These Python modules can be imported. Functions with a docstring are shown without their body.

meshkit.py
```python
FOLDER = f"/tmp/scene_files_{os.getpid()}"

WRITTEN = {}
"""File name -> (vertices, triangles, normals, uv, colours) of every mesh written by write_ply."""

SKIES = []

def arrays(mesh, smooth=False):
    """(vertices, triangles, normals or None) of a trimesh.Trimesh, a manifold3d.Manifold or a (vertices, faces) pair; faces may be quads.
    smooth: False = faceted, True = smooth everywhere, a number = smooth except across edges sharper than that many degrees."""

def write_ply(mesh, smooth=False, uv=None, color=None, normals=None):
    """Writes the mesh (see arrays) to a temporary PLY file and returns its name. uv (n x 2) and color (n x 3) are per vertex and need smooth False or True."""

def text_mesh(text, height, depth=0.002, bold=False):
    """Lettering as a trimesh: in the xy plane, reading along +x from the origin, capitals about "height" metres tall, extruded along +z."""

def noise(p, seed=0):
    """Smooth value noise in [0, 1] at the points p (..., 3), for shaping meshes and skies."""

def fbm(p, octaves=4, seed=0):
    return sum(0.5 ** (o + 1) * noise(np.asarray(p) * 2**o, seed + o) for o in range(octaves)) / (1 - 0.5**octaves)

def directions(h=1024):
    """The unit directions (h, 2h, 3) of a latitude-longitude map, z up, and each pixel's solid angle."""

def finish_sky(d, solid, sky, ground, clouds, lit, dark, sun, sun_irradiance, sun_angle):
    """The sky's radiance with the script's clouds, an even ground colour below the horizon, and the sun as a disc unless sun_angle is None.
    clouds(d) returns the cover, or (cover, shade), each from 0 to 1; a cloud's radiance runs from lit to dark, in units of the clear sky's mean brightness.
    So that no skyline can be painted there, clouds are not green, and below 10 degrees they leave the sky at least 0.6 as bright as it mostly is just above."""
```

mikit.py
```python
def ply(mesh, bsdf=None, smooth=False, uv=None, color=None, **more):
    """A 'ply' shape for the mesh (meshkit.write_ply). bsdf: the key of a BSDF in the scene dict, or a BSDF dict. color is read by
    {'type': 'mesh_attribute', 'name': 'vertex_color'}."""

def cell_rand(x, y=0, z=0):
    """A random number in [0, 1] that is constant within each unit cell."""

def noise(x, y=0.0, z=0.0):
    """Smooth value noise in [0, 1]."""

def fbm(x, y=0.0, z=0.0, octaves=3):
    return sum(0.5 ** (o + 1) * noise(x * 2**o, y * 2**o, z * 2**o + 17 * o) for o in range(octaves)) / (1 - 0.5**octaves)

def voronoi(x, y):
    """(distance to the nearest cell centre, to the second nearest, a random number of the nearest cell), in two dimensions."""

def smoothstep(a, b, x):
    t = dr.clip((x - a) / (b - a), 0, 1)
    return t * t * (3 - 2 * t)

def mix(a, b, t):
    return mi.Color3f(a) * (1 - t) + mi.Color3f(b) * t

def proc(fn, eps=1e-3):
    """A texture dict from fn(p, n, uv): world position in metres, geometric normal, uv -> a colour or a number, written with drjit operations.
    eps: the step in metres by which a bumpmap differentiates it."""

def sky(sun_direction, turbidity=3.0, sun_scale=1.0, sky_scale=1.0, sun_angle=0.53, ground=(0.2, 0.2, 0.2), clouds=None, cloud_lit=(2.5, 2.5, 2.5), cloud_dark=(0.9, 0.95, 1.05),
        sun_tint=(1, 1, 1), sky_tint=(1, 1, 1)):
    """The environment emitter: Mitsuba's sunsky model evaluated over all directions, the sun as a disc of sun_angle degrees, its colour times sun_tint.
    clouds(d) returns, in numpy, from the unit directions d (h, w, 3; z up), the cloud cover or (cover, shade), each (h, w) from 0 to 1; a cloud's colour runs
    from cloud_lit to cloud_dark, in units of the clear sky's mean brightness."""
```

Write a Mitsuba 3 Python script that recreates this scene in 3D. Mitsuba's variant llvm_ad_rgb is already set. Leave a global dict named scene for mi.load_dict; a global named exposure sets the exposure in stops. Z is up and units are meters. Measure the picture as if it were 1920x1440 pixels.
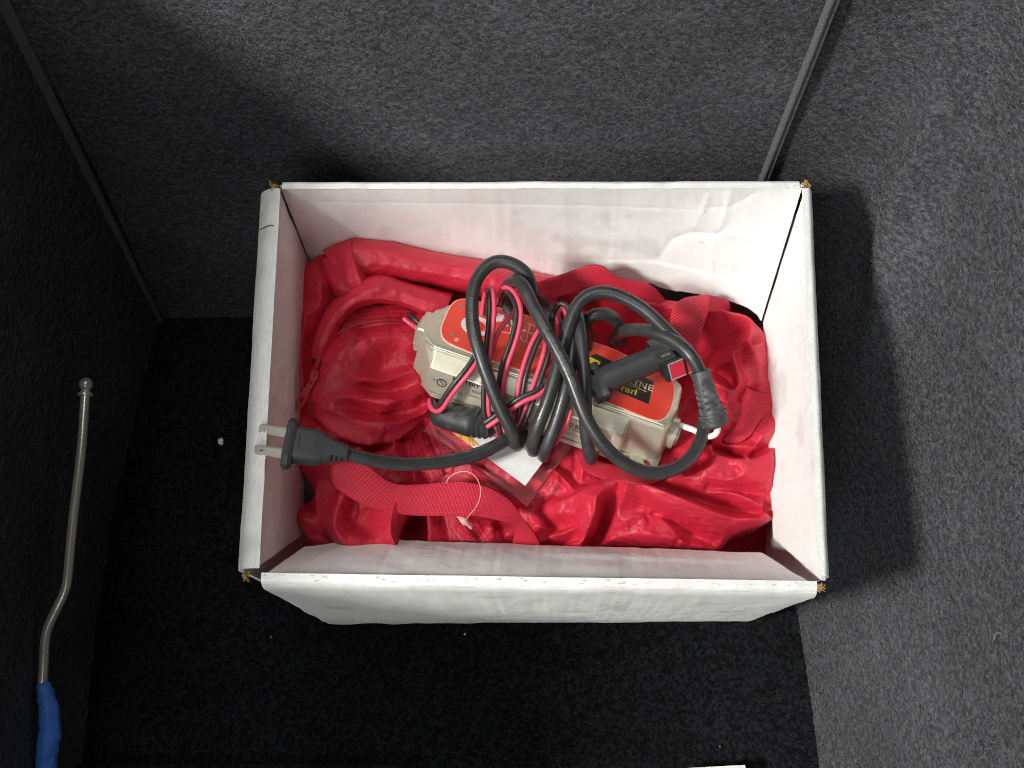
import math, numpy as np, trimesh, mitsuba as mi, mikit, meshkit
import drjit as dr
from shapely.geometry import Polygon, LineString, Point, box as sbox
from shapely import affinity
from scipy.ndimage import gaussian_filter
import manifold3d as m3
import shapely
T = mi.ScalarTransform4f
scene, labels = {}, {}
rng = np.random.default_rng(7)

# ------------------------------------------------------------------ camera
FPX = 2150.0
EYE = np.array([0.01303, -0.19283, 0.88787])
TILT, ROLL, YAW = 0.288803, -0.122943, 0.138092
def Rx(a): c, s = math.cos(a), math.sin(a); return np.array([[1, 0, 0], [0, c, -s], [0, s, c]])
def Ry(a): c, s = math.cos(a), math.sin(a); return np.array([[c, 0, s], [0, 1, 0], [-s, 0, c]])
def Rz(a): c, s = math.cos(a), math.sin(a); return np.array([[c, -s, 0], [s, c, 0], [0, 0, 1]])
CR = Rz(YAW) @ Rx(TILT) @ Rz(ROLL)
RIGHT, UP, FWD = CR[:, 0], CR[:, 1], -CR[:, 2]
scene['camera'] = {'type': 'perspective', 'fov': math.degrees(2 * math.atan(960 / FPX)), 'fov_axis': 'x', 'near_clip': 0.02, 'far_clip': 50.0,
                   'to_world': T().look_at(origin=EYE.tolist(), target=(EYE + FWD).tolist(), up=UP.tolist())}
exposure = 0.0
# ------------------------------------------------------------------ lamps (a key lamp high on the left, two added fill panels)
def lamp(name, pos, target, w, h, rad, label):
    scene[name] = {'type': 'rectangle', 'to_world': T().look_at(origin=list(pos), target=list(target), up=[0, 1, 0.01]) @ T().scale([w / 2, h / 2, 1]),
                   'bsdf': {'type': 'diffuse', 'reflectance': {'type': 'rgb', 'value': [0.6] * 3}},
                   'emitter': {'type': 'area', 'radiance': {'type': 'rgb', 'value': list(rad)}}}
    labels[name] = {'label': label, 'category': 'lamp'}
KEY = np.array([-0.62, -0.26, 0.74]); KEY /= np.linalg.norm(KEY)
lamp('spot_lamp', KEY * 2.0 + [0, 0, .2], (0, 0, .2), .30, .30, [163, 161, 152], 'small square lamp high to the left of the open boot')
lamp('fill_panel', (-.75, -1.9, 2.25), (0, 0, .2), 1.7, 1.3, [3.6, 3.7, 3.6], 'added broad fill light panel, unseen, in front of and above the open boot')  # added fill, brightens box and bag from the front
lamp('fill_panel_001', (-0.15, 0.45, 2.9), (0, 0, .2), 1.4, 1.0, [3.9, 3.98, 3.85], 'second added fill light panel, unseen, overhead beyond the boot')  # added overhead fill, lifts the inner front flap and the left side

def at(px, py, z):
    """the point at height z that the photograph shows at pixel (px, py)"""
    px, py, z = np.broadcast_arrays(np.asarray(px, float), np.asarray(py, float), np.asarray(z, float))
    d = FWD * FPX + RIGHT * (px[..., None] - 960) + UP * (720 - py[..., None])
    return EYE + d * ((z - EYE[2]) / d[..., 2])[..., None]
def on_plane(px, py, n, c):
    d = FWD * FPX + RIGHT * (px - 960) + UP * (720 - py)
    return EYE + d * ((c - n @ EYE) / (n @ d))
def pix(X):
    d = np.asarray(X) - EYE
    w = d @ FWD
    return 960 + FPX * (d @ RIGHT) / w, 720 - FPX * (d @ UP) / w

# ------------------------------------------------------------------ materials
def P(color, rough=.5, **kw):
    c = color if isinstance(color, dict) else {'type': 'rgb', 'value': list(color)}
    r = rough if isinstance(rough, dict) else float(rough)
    return {'type': 'principled', 'base_color': c, 'roughness': r, **kw}
def two(b): return {'type': 'twosided', 'bsdf': b}
def bump(b, fn, scale, eps=5e-4): return {'type': 'bumpmap', 'tex': mikit.proc(fn, eps), 'scale': scale, 'bsdf': b}
F, N, SS, MX = mikit.fbm, mikit.noise, mikit.smoothstep, mikit.mix

def carpet_col(base, spread):
    def fn(p, n, uv):
        a = N(p.x * 900, p.y * 900, p.z * 900)
        b = N(p.x * 420 + 5, p.y * 420, p.z * 420)
        c = F(p.x * 14, p.y * 14, p.z * 14, 2)
        v = SS(.25, .95, a * .55 + b * .45)
        return MX([x * (1 - spread) for x in base], [x * (1 + 1.6 * spread) for x in base], v) * (0.7 + .6 * c) * (.82 + .24 * N(p.x * 5, p.y * 5, p.z * 5) + .18 * N(p.x * 22 + p.z * 30, p.y * 22, p.z * 9))
    return fn
def carpet_bump(p, n, uv):
    return N(p.x * 1000, p.y * 1000, p.z * 1000) * .5 + N(p.x * 1900, p.y * 1900, p.z * 1900) * .4
scene['m_carpet'] = two(bump(P(mikit.proc(carpet_col([.070, .070, .077], .45)), .95, specular=.15, sheen=.25), carpet_bump, .0008))
scene['m_mat'] = two(bump(P(mikit.proc(carpet_col([.0085, .0088, .0102], .6)), .95, specular=.08, sheen=.04), carpet_bump, .0009))
for k_, c_ in (('m_fibre', [.14, .142, .147]), ('m_fibredark', [.02, .02, .022]), ('m_matfibre', [.016, .0165, .019])): scene[k_] = two(P(c_, .7, specular=.3))
scene['m_welt'] = two(bump(P([.105, .107, .111], .9, specular=.15, sheen=.2), carpet_bump, .0005))

def card_col(p, n, uv):
    a = F(p.x * 40, p.y * 40, p.z * 40, 4)
    s = N(p.x * 260, p.y * 260, p.z * 260)
    g = SS(.60, .80, a)
    sp = SS(.90, .96, s) * SS(.5, .7, F(p.x * 30 + 3, p.y * 30, p.z * 30, 2))
    c = MX([.76, .755, .745], [.63, .62, .605], g)
    st = N(dr.select(dr.abs(n.x) > .6, p.y, p.x) * 420, 5.0, p.z * 8)
    return MX(c, [.42, .41, .40], sp * .5) * (.97 + .05 * st)
def card_bump(p, n, uv):
    return F(p.x * 60, p.y * 60, p.z * 22, 3) * .7 + N(dr.select(dr.abs(n.x) > .6, p.y, p.x) * 330, 3.0, p.z * 6) * .16 + N(p.x * 500, p.y * 500, p.z * 500) * .12
scene['m_card'] = two(bump(P(mikit.proc(card_col), .62, specular=.35), card_bump, .0013))
scene['m_kraft'] = two(P(mikit.proc(lambda p, n, uv: MX([.50, .34, .14], [.30, .18, .07], F(p.x * 500, p.y * 500, p.z * 500, 2))), .9, specular=.2))
scene['m_crease'] = two(P([.64, .625, .59], .8, specular=.2))
scene['m_kraftdark'] = two(P([.20, .13, .07], .9, specular=.1))
def nyl_bump(p, n, uv):
    return (dr.sin(p.x * 9000 + p.y * 1500) * dr.sin(p.y * 9000 - p.x * 1500)) * .10 + (1 - dr.abs(2 * F(p.x * 160, p.y * 160, p.z * 160, 2) - 1)) * .9
def nyl_col(p, n, uv):
    return MX([.46, .015, .037], [.54, .022, .048], F(p.x * 70, p.y * 70, p.z * 70, 3))
scene['m_nylon'] = two(bump(P(mikit.proc(nyl_col), .41, specular=.38, sheen=1.0, sheen_tint=.5), nyl_bump, .0010, 4e-4))
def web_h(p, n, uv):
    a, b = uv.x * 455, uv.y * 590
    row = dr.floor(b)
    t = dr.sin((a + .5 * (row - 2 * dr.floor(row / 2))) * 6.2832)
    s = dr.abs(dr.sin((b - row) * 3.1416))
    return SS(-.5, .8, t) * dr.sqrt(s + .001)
scene['m_web'] = two(bump(P(mikit.proc(lambda p, n, uv: MX([.44, .010, .028], [.86, .05, .10], web_h(p, n, uv))), .5, specular=.4, sheen=.3, sheen_tint=.7), web_h, .0007, 1.5e-4))  # gaps between threads darkened in colour, standing in for their self-shadow
scene['m_redthread'] = two(P([.34, .006, .02], .6, specular=.3))
scene['m_zipred'] = two(P([.42, .02, .035], .45, specular=.5))
def shell_col(p, n, uv):
    a = F(p.x * 300, p.y * 300, p.z * 300, 3)
    b = N(p.x * 1500, p.y * 1500, p.z * 1500)
    return MX([.585, .55, .435], [.55, .515, .405], SS(.45, .8, a)) * (0.96 + .08 * b)
scene['m_shell'] = two(bump(P(mikit.proc(shell_col), .34, metallic=.6, specular=.5), lambda p, n, uv: N(p.x * 2200, p.y * 2200, p.z * 2200), .000018, 2e-4))
scene['m_grime'] = two(P([.16, .15, .12], .8, specular=.2))
scene['m_label'] = two(P(mikit.proc(lambda p, n, uv: MX([.80, .062, .036], [.75, .055, .032], F(p.x * 200, p.y * 200, p.z * 200, 2))), .35, specular=.45))
scene['m_print_white'] = two(P([.80, .76, .72], .5, specular=.3))
scene['m_print_pale'] = two(P([.80, .55, .45], .5, specular=.3))
scene['m_print_black'] = two(P([.015, .015, .015], .45, specular=.4))
scene['m_print_dark'] = two(P([.06, .055, .045], .6, specular=.3))
scene['m_print_yellow'] = two(P([.78, .66, .02], .45, specular=.4))
scene['m_print_gold'] = two(P([.62, .42, .10], .45, specular=.4))
scene['m_print_grey'] = two(P([.27, .22, .19], .5, specular=.3))
def rub_bump(p, n, uv): return F(p.x * 700, p.y * 700, p.z * 700, 3)
scene['m_cable'] = two(bump(P(mikit.proc(lambda p, n, uv: MX([.020, .0205, .0215], [.044, .044, .046], F(p.x * 160, p.y * 160, p.z * 160, 3))), mikit.proc(lambda p, n, uv: .26 + .20 * F(p.x * 120, p.y * 120, p.z * 120, 3)), specular=.6), rub_bump, .00007, 3e-4))
scene['m_rubber'] = two(bump(P(mikit.proc(lambda p, n, uv: MX([.022, .0225, .024], [.06, .06, .063], SS(.45, .8, F(p.x * 240, p.y * 240, p.z * 240, 3)))), .5, specular=.45), rub_bump, .00015, 3e-4))
scene['m_cordprint'] = two(P([.16, .16, .155], .6, specular=.3))
scene['m_relief'] = two(bump(P(mikit.proc(lambda p, n, uv: MX([.055, .056, .058], [.13, .13, .132], SS(.4, .75, F(p.x * 260, p.y * 260, p.z * 260, 3)))), .45, specular=.5), rub_bump, .00012, 3e-4))
scene['m_plug'] = two(bump(P([.036, .037, .039], .48, specular=.45), lambda p, n, uv: N(p.x * 1800, p.y * 1800, p.z * 1800), .00008, 2e-4))
scene['m_gloss'] = two(P([.014, .014, .015], .18, specular=.6))
scene['m_leadred'] = two(bump(P([.64, .07, .125], .42, specular=.5), rub_bump, .0001, 3e-4))
scene['m_leadblack'] = two(P([.028, .027, .026], .38, specular=.55))
scene['m_whitewire'] = two(P([.82, .81, .78], .4, specular=.5))
scene['m_prong'] = two(bump(P([.72, .69, .62], .27, metallic=.55), lambda p, n, uv: N(p.x * 900, p.y * 900, p.z * 900), .0001, 3e-4))
scene['m_steel'] = two(bump(P(mikit.proc(lambda p, n, uv: MX([.80, .77, .70], [.55, .52, .46], F(p.x * 90, p.y * 90, p.z * 90, 3))), .30, metallic=.6), rub_bump, .0001, 3e-4))
scene['m_bluetape'] = two(bump(P([.07, .21, .72], .45, specular=.4), lambda p, n, uv: F(p.x * 160, p.y * 160, p.z * 160, 3), .0012, 4e-4))
scene['m_white'] = two(P([.78, .78, .77], .6, specular=.3))
scene['m_paper'] = two(P([.60, .605, .59], .7, specular=.2))
scene['m_redface'] = two(P([.58, .03, .06], .3, specular=.5))
scene['m_film'] = {'type': 'blendbsdf', 'weight': .012, 'clear': {'type': 'null'}, 'gloss': {'type': 'roughconductor', 'material': 'none', 'alpha': .12}}
scene['m_vinyl'] = two(P([.16, .006, .014], .45, specular=.25))
scene['m_orange'] = two(P(mikit.proc(lambda p, n, uv: MX([.70, .40, .08], [.45, .20, .04], SS(.4, .7, N(p.x * 900, p.y * 260)))), .5, specular=.3))
scene['m_loop'] = two(P([.62, .30, .29], .3, specular=.5))

# ------------------------------------------------------------------ helpers
def key_for(name):
    if name not in scene and name not in labels: return name
    i = 1
    while f'{name}_{i:03d}' in scene or f'{name}_{i:03d}' in labels: i += 1
    return f'{name}_{i:03d}'
def obj(name, mesh, mat, parent=None, smooth=35, label=None, cat=None, group=None, kind=None, uv=None):
    k = key_for((parent + '__' if parent else '') + name)
    scene[k] = mikit.ply(mesh, mat, smooth=smooth, uv=uv)
    e = {a: b for a, b in (('label', label), ('category', cat), ('group', group), ('kind', kind)) if b}
    if e: labels[k] = e
    return k
def thing(name, label, cat, group=None):
    k = key_for(name)
    labels[k] = {'label': label, 'category': cat, **({'group': group} if group else {})}
    return k
def grid_mesh(V):
    """V (n, m, 3) -> open sheet"""
    n, m = V.shape[:2]
    i, j = np.meshgrid(np.arange(n - 1), np.arange(m - 1), indexing='ij')
    q = np.stack([i * m + j, (i + 1) * m + j, (i + 1) * m + j + 1, i * m + j + 1], -1).reshape(-1, 4)
    return trimesh.Trimesh(V.reshape(-1, 3), np.vstack([q[:, [0, 1, 2]], q[:, [0, 2, 3]]]), process=False)
def slab(V, D):
    """closed slab: sheet V and the sheet V + D"""
    n, m = V.shape[:2]
    A, B = V.reshape(-1, 3), (V + D).reshape(-1, 3)
    i, j = np.meshgrid(np.arange(n - 1), np.arange(m - 1), indexing='ij')
    q = np.stack([i * m + j, (i + 1) * m + j, (i + 1) * m + j + 1, i * m + j + 1], -1).reshape(-1, 4)
    k = n * m
    rim = np.r_[np.arange(m), np.arange(1, n) * m + m - 1, (n - 1) * m + np.arange(m - 2, -1, -1), np.arange(n - 2, -1, -1) * m]
    a, b = rim[:-1], rim[1:]
    sides = np.stack([a, b, b + k, a + k], 1)
    q = np.vstack([q, q[:, ::-1] + k, sides[:, ::-1]])
    return trimesh.Trimesh(np.vstack([A, B]), np.vstack([q[:, [0, 1, 2]], q[:, [0, 2, 3]]]), process=False)
def spline(P, step=None, n=None):
    """Catmull-Rom (centripetal-like by chord) through the points"""
    from scipy.interpolate import CubicSpline, PchipInterpolator
    P = np.asarray(P, float)
    s = np.r_[0, np.cumsum(np.sqrt(np.linalg.norm(np.diff(P, axis=0), axis=1) + 1e-12))]
    c = CubicSpline(s, P, bc_type='natural')
    u = np.linspace(0, s[-1], 600)
    Q = c(u)
    L = np.r_[0, np.cumsum(np.linalg.norm(np.diff(Q, axis=0), axis=1))]
    n = n or max(4, int(L[-1] / step) + 1)
    return np.stack([np.interp(np.linspace(0, L[-1], n), L, Q[:, k]) for k in range(Q.shape[1])], 1)
def frames(Q, up=(0, 0, 1)):
    t = np.gradient(Q, axis=0); t /= np.linalg.norm(t, axis=1, keepdims=True) + 1e-12
    N_ = np.zeros_like(Q)
    a = np.array(up, float) - t[0] * np.dot(up, t[0])
    if np.linalg.norm(a) < 1e-3: a = np.array([1., 0, 0]) - t[0] * t[0][0]
    N_[0] = a / np.linalg.norm(a)
    for i in range(1, len(Q)):
        a = N_[i - 1] - t[i] * np.dot(N_[i - 1], t[i]); N_[i] = a / np.linalg.norm(a)
    return t, N_, np.cross(t, N_)
def tube(Q, r, sides=14, cap=True, wob=0, up=(0, 0, 1)):
    Q = np.asarray(Q, float); n = len(Q)
    r = np.broadcast_to(r, (n,))
    t, A, B = frames(Q, up)
    if cap:  # rounded ends
        h = np.array([0.0, .35, .7, .92])
        e0 = [Q[0] - t[0] * r[0] * (1 - k) * .8 for k in h]; e1 = [Q[-1] + t[-1] * r[-1] * (1 - k) * .8 for k in h[::-1]]
        c0 = np.sqrt(1 - (1 - h) ** 2) + .02
        Q = np.vstack([e0, Q, e1]); r = np.r_[r[0] * c0, r, r[-1] * c0[::-1]]
        A = np.vstack([[A[0]] * 4, A, [A[-1]] * 4]); B = np.vstack([[B[0]] * 4, B, [B[-1]] * 4]); n += 8
    th = np.arange(sides) * 2 * np.pi / sides
    R = r[:, None] * np.ones(sides)
    if wob:
        R = R * (1 + wob * (meshkit.fbm(np.stack([np.arange(n)[:, None] * .12 + 0 * th, np.cos(th) * 1.2 + 0 * R, np.sin(th) * 1.2 + 0 * R], -1), 2, 3) - .5))
    V = Q[:, None] + R[..., None] * (np.cos(th)[None, :, None] * A[:, None] + np.sin(th)[None, :, None] * B[:, None])
    i, j = np.meshgrid(np.arange(n - 1), np.arange(sides), indexing='ij')
    q = np.stack([i * sides + j, i * sides + (j + 1) % sides, (i + 1) * sides + (j + 1) % sides, (i + 1) * sides + j], -1).reshape(-1, 4)
    f = np.vstack([q[:, [0, 1, 2]], q[:, [0, 2, 3]]])
    V = V.reshape(-1, 3); k = len(V)
    V = np.vstack([V, Q[:1], Q[-1:]])
    a = np.arange(sides); b = (a + 1) % sides; l = (n - 1) * sides
    f = np.vstack([f, np.stack([b, a, a * 0 + k], 1), np.stack([a + l, b + l, a * 0 + k + 1], 1)])
    return trimesh.Trimesh(V, f, process=False)
def zc(z): return np.where(np.asarray(z) < .205, z, .205 + (np.asarray(z) - .205) * .62)
def polyz(pts):
    """(px, py, z) rows -> world points"""
    a = np.asarray(pts, float)
    return at(a[:, 0], a[:, 1], a[:, 2])
def hull(points): return m3.Manifold.hull_points(np.asarray(points, float))
def rbox(x0, x1, y0, y1, z0, z1, r=.001, seg=10):
    s = m3.Manifold.sphere(r, seg)
    return m3.Manifold.batch_hull([s.translate([x, y, z]) for x in (x0 + r, x1 - r) for y in (y0 + r, y1 - r) for z in (z0 + r, z1 - r)])
def tm(m):
    if isinstance(m, trimesh.Trimesh): return m
    q = m.to_mesh(); return trimesh.Trimesh(q.vert_properties[:, :3], q.tri_verts, process=False)
def moved(mesh, R, o): return trimesh.Trimesh(np.asarray(mesh.vertices) @ R.T + o, mesh.faces, process=False)
def cat(ms): return trimesh.util.concatenate(ms)
def basis(x, z):
    x = np.asarray(x, float); x = x / np.linalg.norm(x); z = np.asarray(z, float); z = z - x * (z @ x); z /= np.linalg.norm(z)
    return np.stack([x, np.cross(z, x), z], 1)
def ext(poly, z0, z1):
    ps = getattr(poly, 'geoms', [poly])
    ms = []
    for g in ps:
        if g.area < 1e-12: continue
        m = trimesh.creation.extrude_polygon(g, z1 - z0, engine='earcut'); m.apply_translation([0, 0, z0]); ms.append(m)
    return cat(ms)
def nz(V, f, seed=0, o=3): return meshkit.fbm(np.asarray(V) * f + 31.7, o, seed) - .5

# ------------------------------------------------------------------ setting: carpeted boot
LEAN = math.tan(math.radians(9)); YB = .125
back_n, back_c = np.array([0, 1, -LEAN]), YB
def fuzz(V, nrm, amp=.0007, f=330, seed=0):
    return V + np.asarray(nrm) * ((meshkit.fbm(V * f, 3, seed) - .5) * 2 * amp)[..., None]
def pile(parent, V, nrm, count, seed, mat, lo=.0012, hi=.0032):
    """curled carpet fibres standing in the sheet V (n, m, 3)"""
    r = np.random.default_rng(seed); n, m = V.shape[:2]
    a, b = r.uniform(0, n - 1.001, count), r.uniform(0, m - 1.001, count)
    i, j = a.astype(int), b.astype(int); u, v = (a - i)[:, None], (b - j)[:, None]
    p = V[i, j] * (1 - u) * (1 - v) + V[i + 1, j] * u * (1 - v) + V[i, j + 1] * (1 - u) * v + V[i + 1, j + 1] * u * v
    nrm = np.asarray(nrm, float); x = np.cross(nrm, [.3, .5, .8]); x /= np.linalg.norm(x); y = np.cross(nrm, x)
    h = r.uniform(0, 2 * np.pi, count); d = np.cos(h)[:, None] * x + np.sin(h)[:, None] * y; e = np.cross(nrm, d)
    L = r.uniform(lo, hi, count)[:, None]; curl = r.uniform(-.7, .7, count)[:, None]; up = r.uniform(.15, .8, count)[:, None]; w = r.uniform(.00010, .00022, count)[:, None]
    rows = []
    for t in (0, .35, .7, 1.0):
        c = p + d * L * t + e * L * curl * t * t + nrm * (L * up * (t - .75 * t * t) + .0003)
        rows += [c - e * w * (1 - .6 * t), c + e * w * (1 - .6 * t)]
    P_ = np.stack(rows, 1).reshape(-1, 3)
    f = np.array([[0, 1, 3], [0, 3, 2], [2, 3, 5], [2, 5, 4], [4, 5, 7], [4, 7, 6]])
    return obj('pile', trimesh.Trimesh(P_, (f[None] + np.arange(count)[:, None, None] * 8).reshape(-1, 3), process=False), mat, parent, False, kind='stuff')
# floor mat
gx, gy = np.meshgrid(np.arange(-.48, .34, .0024), np.arange(-.46, .20, .0024), indexing='ij')
V = np.stack([gx, gy, 0 * gx], -1)
V[..., 2] += .0012 * (meshkit.fbm(V * 25, 3, 2) - .5)
Vf = V
fl = obj('floor', grid_mesh(fuzz(V, [0, 0, 1.], .0005, 300, 1)), 'm_mat', smooth=True, label='black carpet mat on the boot floor', kind='structure')
pile(fl, Vf, [0, 0, 1.], 30000, 5, 'm_matfibre', .0012, .003)
# back wall
bn = np.array([0, -1, LEAN]) / math.hypot(1, LEAN)
KR = .28
def right_wall(y, z): return .1967 - .0955 * (y + .1416) + KR * z
def wall_path(z, s0, s1, step):
    """back wall -> rounded corner -> right wall, for every height; s runs in metres from the corner (negative on the back wall)"""
    s_ = np.arange(s0, s1, step)[:, None]; z = z[None]
    yb = YB + z * LEAN; cx = right_wall(yb, z)
    r = np.clip(.03 + .16 * z, .03, .085)
    dr_ = np.stack([np.full_like(z, .0955), np.full_like(z, -1.0)], -1); dr_ /= np.linalg.norm(dr_[0, 0])
    back = np.stack(np.broadcast_arrays(cx + s_, yb), -1)
    right = np.stack(np.broadcast_arrays(cx, yb), -1) + dr_ * np.broadcast_to(s_, back.shape[:2])[..., None]
    t = np.clip((s_ + r) / (2 * r), 0, 1)[..., None]
    c = np.stack(np.broadcast_arrays(cx, yb), -1); A = c - np.stack(np.broadcast_arrays(r, 0 * r), -1); B = c + dr_ * r[..., None]
    fil = A * (1 - t) ** 2 + 2 * c * t * (1 - t) + B * t ** 2
    xy = np.where((s_ < -r)[..., None], back, np.where((s_ > r)[..., None], right, fil))
    V = np.concatenate([xy, np.broadcast_to(z, xy.shape[:2])[..., None]], -1)
    g = np.cross(np.gradient(V, axis=0), np.gradient(V, axis=1)); g /= np.linalg.norm(g, axis=2, keepdims=True)
    g *= np.sign(-(g[..., :1] + g[..., 1:2]))
    sw = .022 * np.exp(-((s_ - .014 + .67 * (z - .28)) / .024) ** 2) * np.exp(-((z - .25) / .075) ** 2) + .006 * np.exp(-((s_ - .035) / .04) ** 2) * np.clip(z / .15, 0, 1.2)      # soft upright swelling beside the corner
    V = V + g * (sw + .010 * (meshkit.fbm(V * 6, 2, 5) - .5))[..., None]
    return V, g
zz_ = np.arange(-.004, .50, .0016)
Vb, gb = wall_path(zz_, -.78, .0020, .0016)
wb = obj('wall', grid_mesh(fuzz(Vb, gb, .00045, 420, 3)), 'm_carpet', smooth=True, label='dark grey carpet lining of the boot back wall', kind='structure')
pile(wb, Vb[60:], bn, 42000, 1, 'm_fibre'); pile(wb, Vb[60:], bn, 30000, 2, 'm_fibredark')
Vr, gr = wall_path(zz_, 0, .62, .0016)
rn = np.array([-1, -.0955, KR]); rn /= np.linalg.norm(rn)
wr = obj('wall', grid_mesh(fuzz(Vr, gr, .00045, 420, 3)), 'm_carpet', smooth=True, label='grey carpet lining of the boot side wall right of the box', kind='structure')
pile(wr, Vr, rn, 42000, 3, 'm_fibre'); pile(wr, Vr, rn, 30000, 4, 'm_fibredark')
# left wall from the seam towards the camera
S0, S1 = on_plane(300, 590, back_n, back_c), on_plane(10, 0, back_n, back_c)
ls, lt = np.meshgrid(np.arange(-.01, .52, .0016) / 1.0, np.arange(0, .475, .0016), indexing='ij')
seam = lambda z: S0 + (S1 - S0) * ((z - S0[2]) / (S1[2] - S0[2]))[..., None]
V = seam(lt) + np.stack([-.06 * ls - .01 * np.sin(ls * 9), -ls, 0 * ls], -1)
ln = np.array([1, -.06, .33]); ln /= np.linalg.norm(ln)
obj('wall', grid_mesh(fuzz(V, ln, .0008, 330, 11)), 'm_carpet', smooth=True, label='black shaded carpet lining of the boot side wall left of the seam', kind='structure')
fy, fz = np.meshgrid(np.arange(-.52, .34, .004), np.arange(0, .36, .004), indexing='ij')
obj('wall', grid_mesh(np.stack([fy, -.44 - .12 * fz, fz], -1)), 'm_carpet', smooth=True, label='dark carpet lining of the boot front sill', kind='structure')
# welts along the two seams (children of the back wall)
def welt(a, b, w, label):
    Q = np.stack([on_plane(*(np.array(a) + (np.array(b) - a) * t), back_n, back_c) for t in np.linspace(-.06, 1.02, 160)])
    Q = Q + bn * (.004 + .0012 * nz(Q, 30, 2)[:, None])
    t, A, B = frames(Q, bn)
    th = np.linspace(0, 2 * np.pi, 15)[:-1]
    prof = np.stack([np.cos(th) * w / 2 * np.where(np.abs(np.cos(th)) > .95, 1, 1), np.sin(th) * .0036], 1)
    prof[:, 1] -= .0016 * np.exp(-((prof[:, 0] + w * .12) / (w * .07)) ** 2) * (prof[:, 1] > 0)
    V = Q[:, None] + prof[None, :, :1] * B[:, None] + prof[None, :, 1:] * A[:, None]
    V = np.concatenate([V, V[:, :1]], 1)
    obj('seam_welt', grid_mesh(fuzz(V, bn, .0004, 400, 4)), 'm_welt', wb, True, label=label)
welt((10, 0), (296, 592), .0098, 'flat grey edging strip along the left seam')
welt((1558, 0), (1430, 330), .0070, 'ridged grey edging along the right seam')

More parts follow.
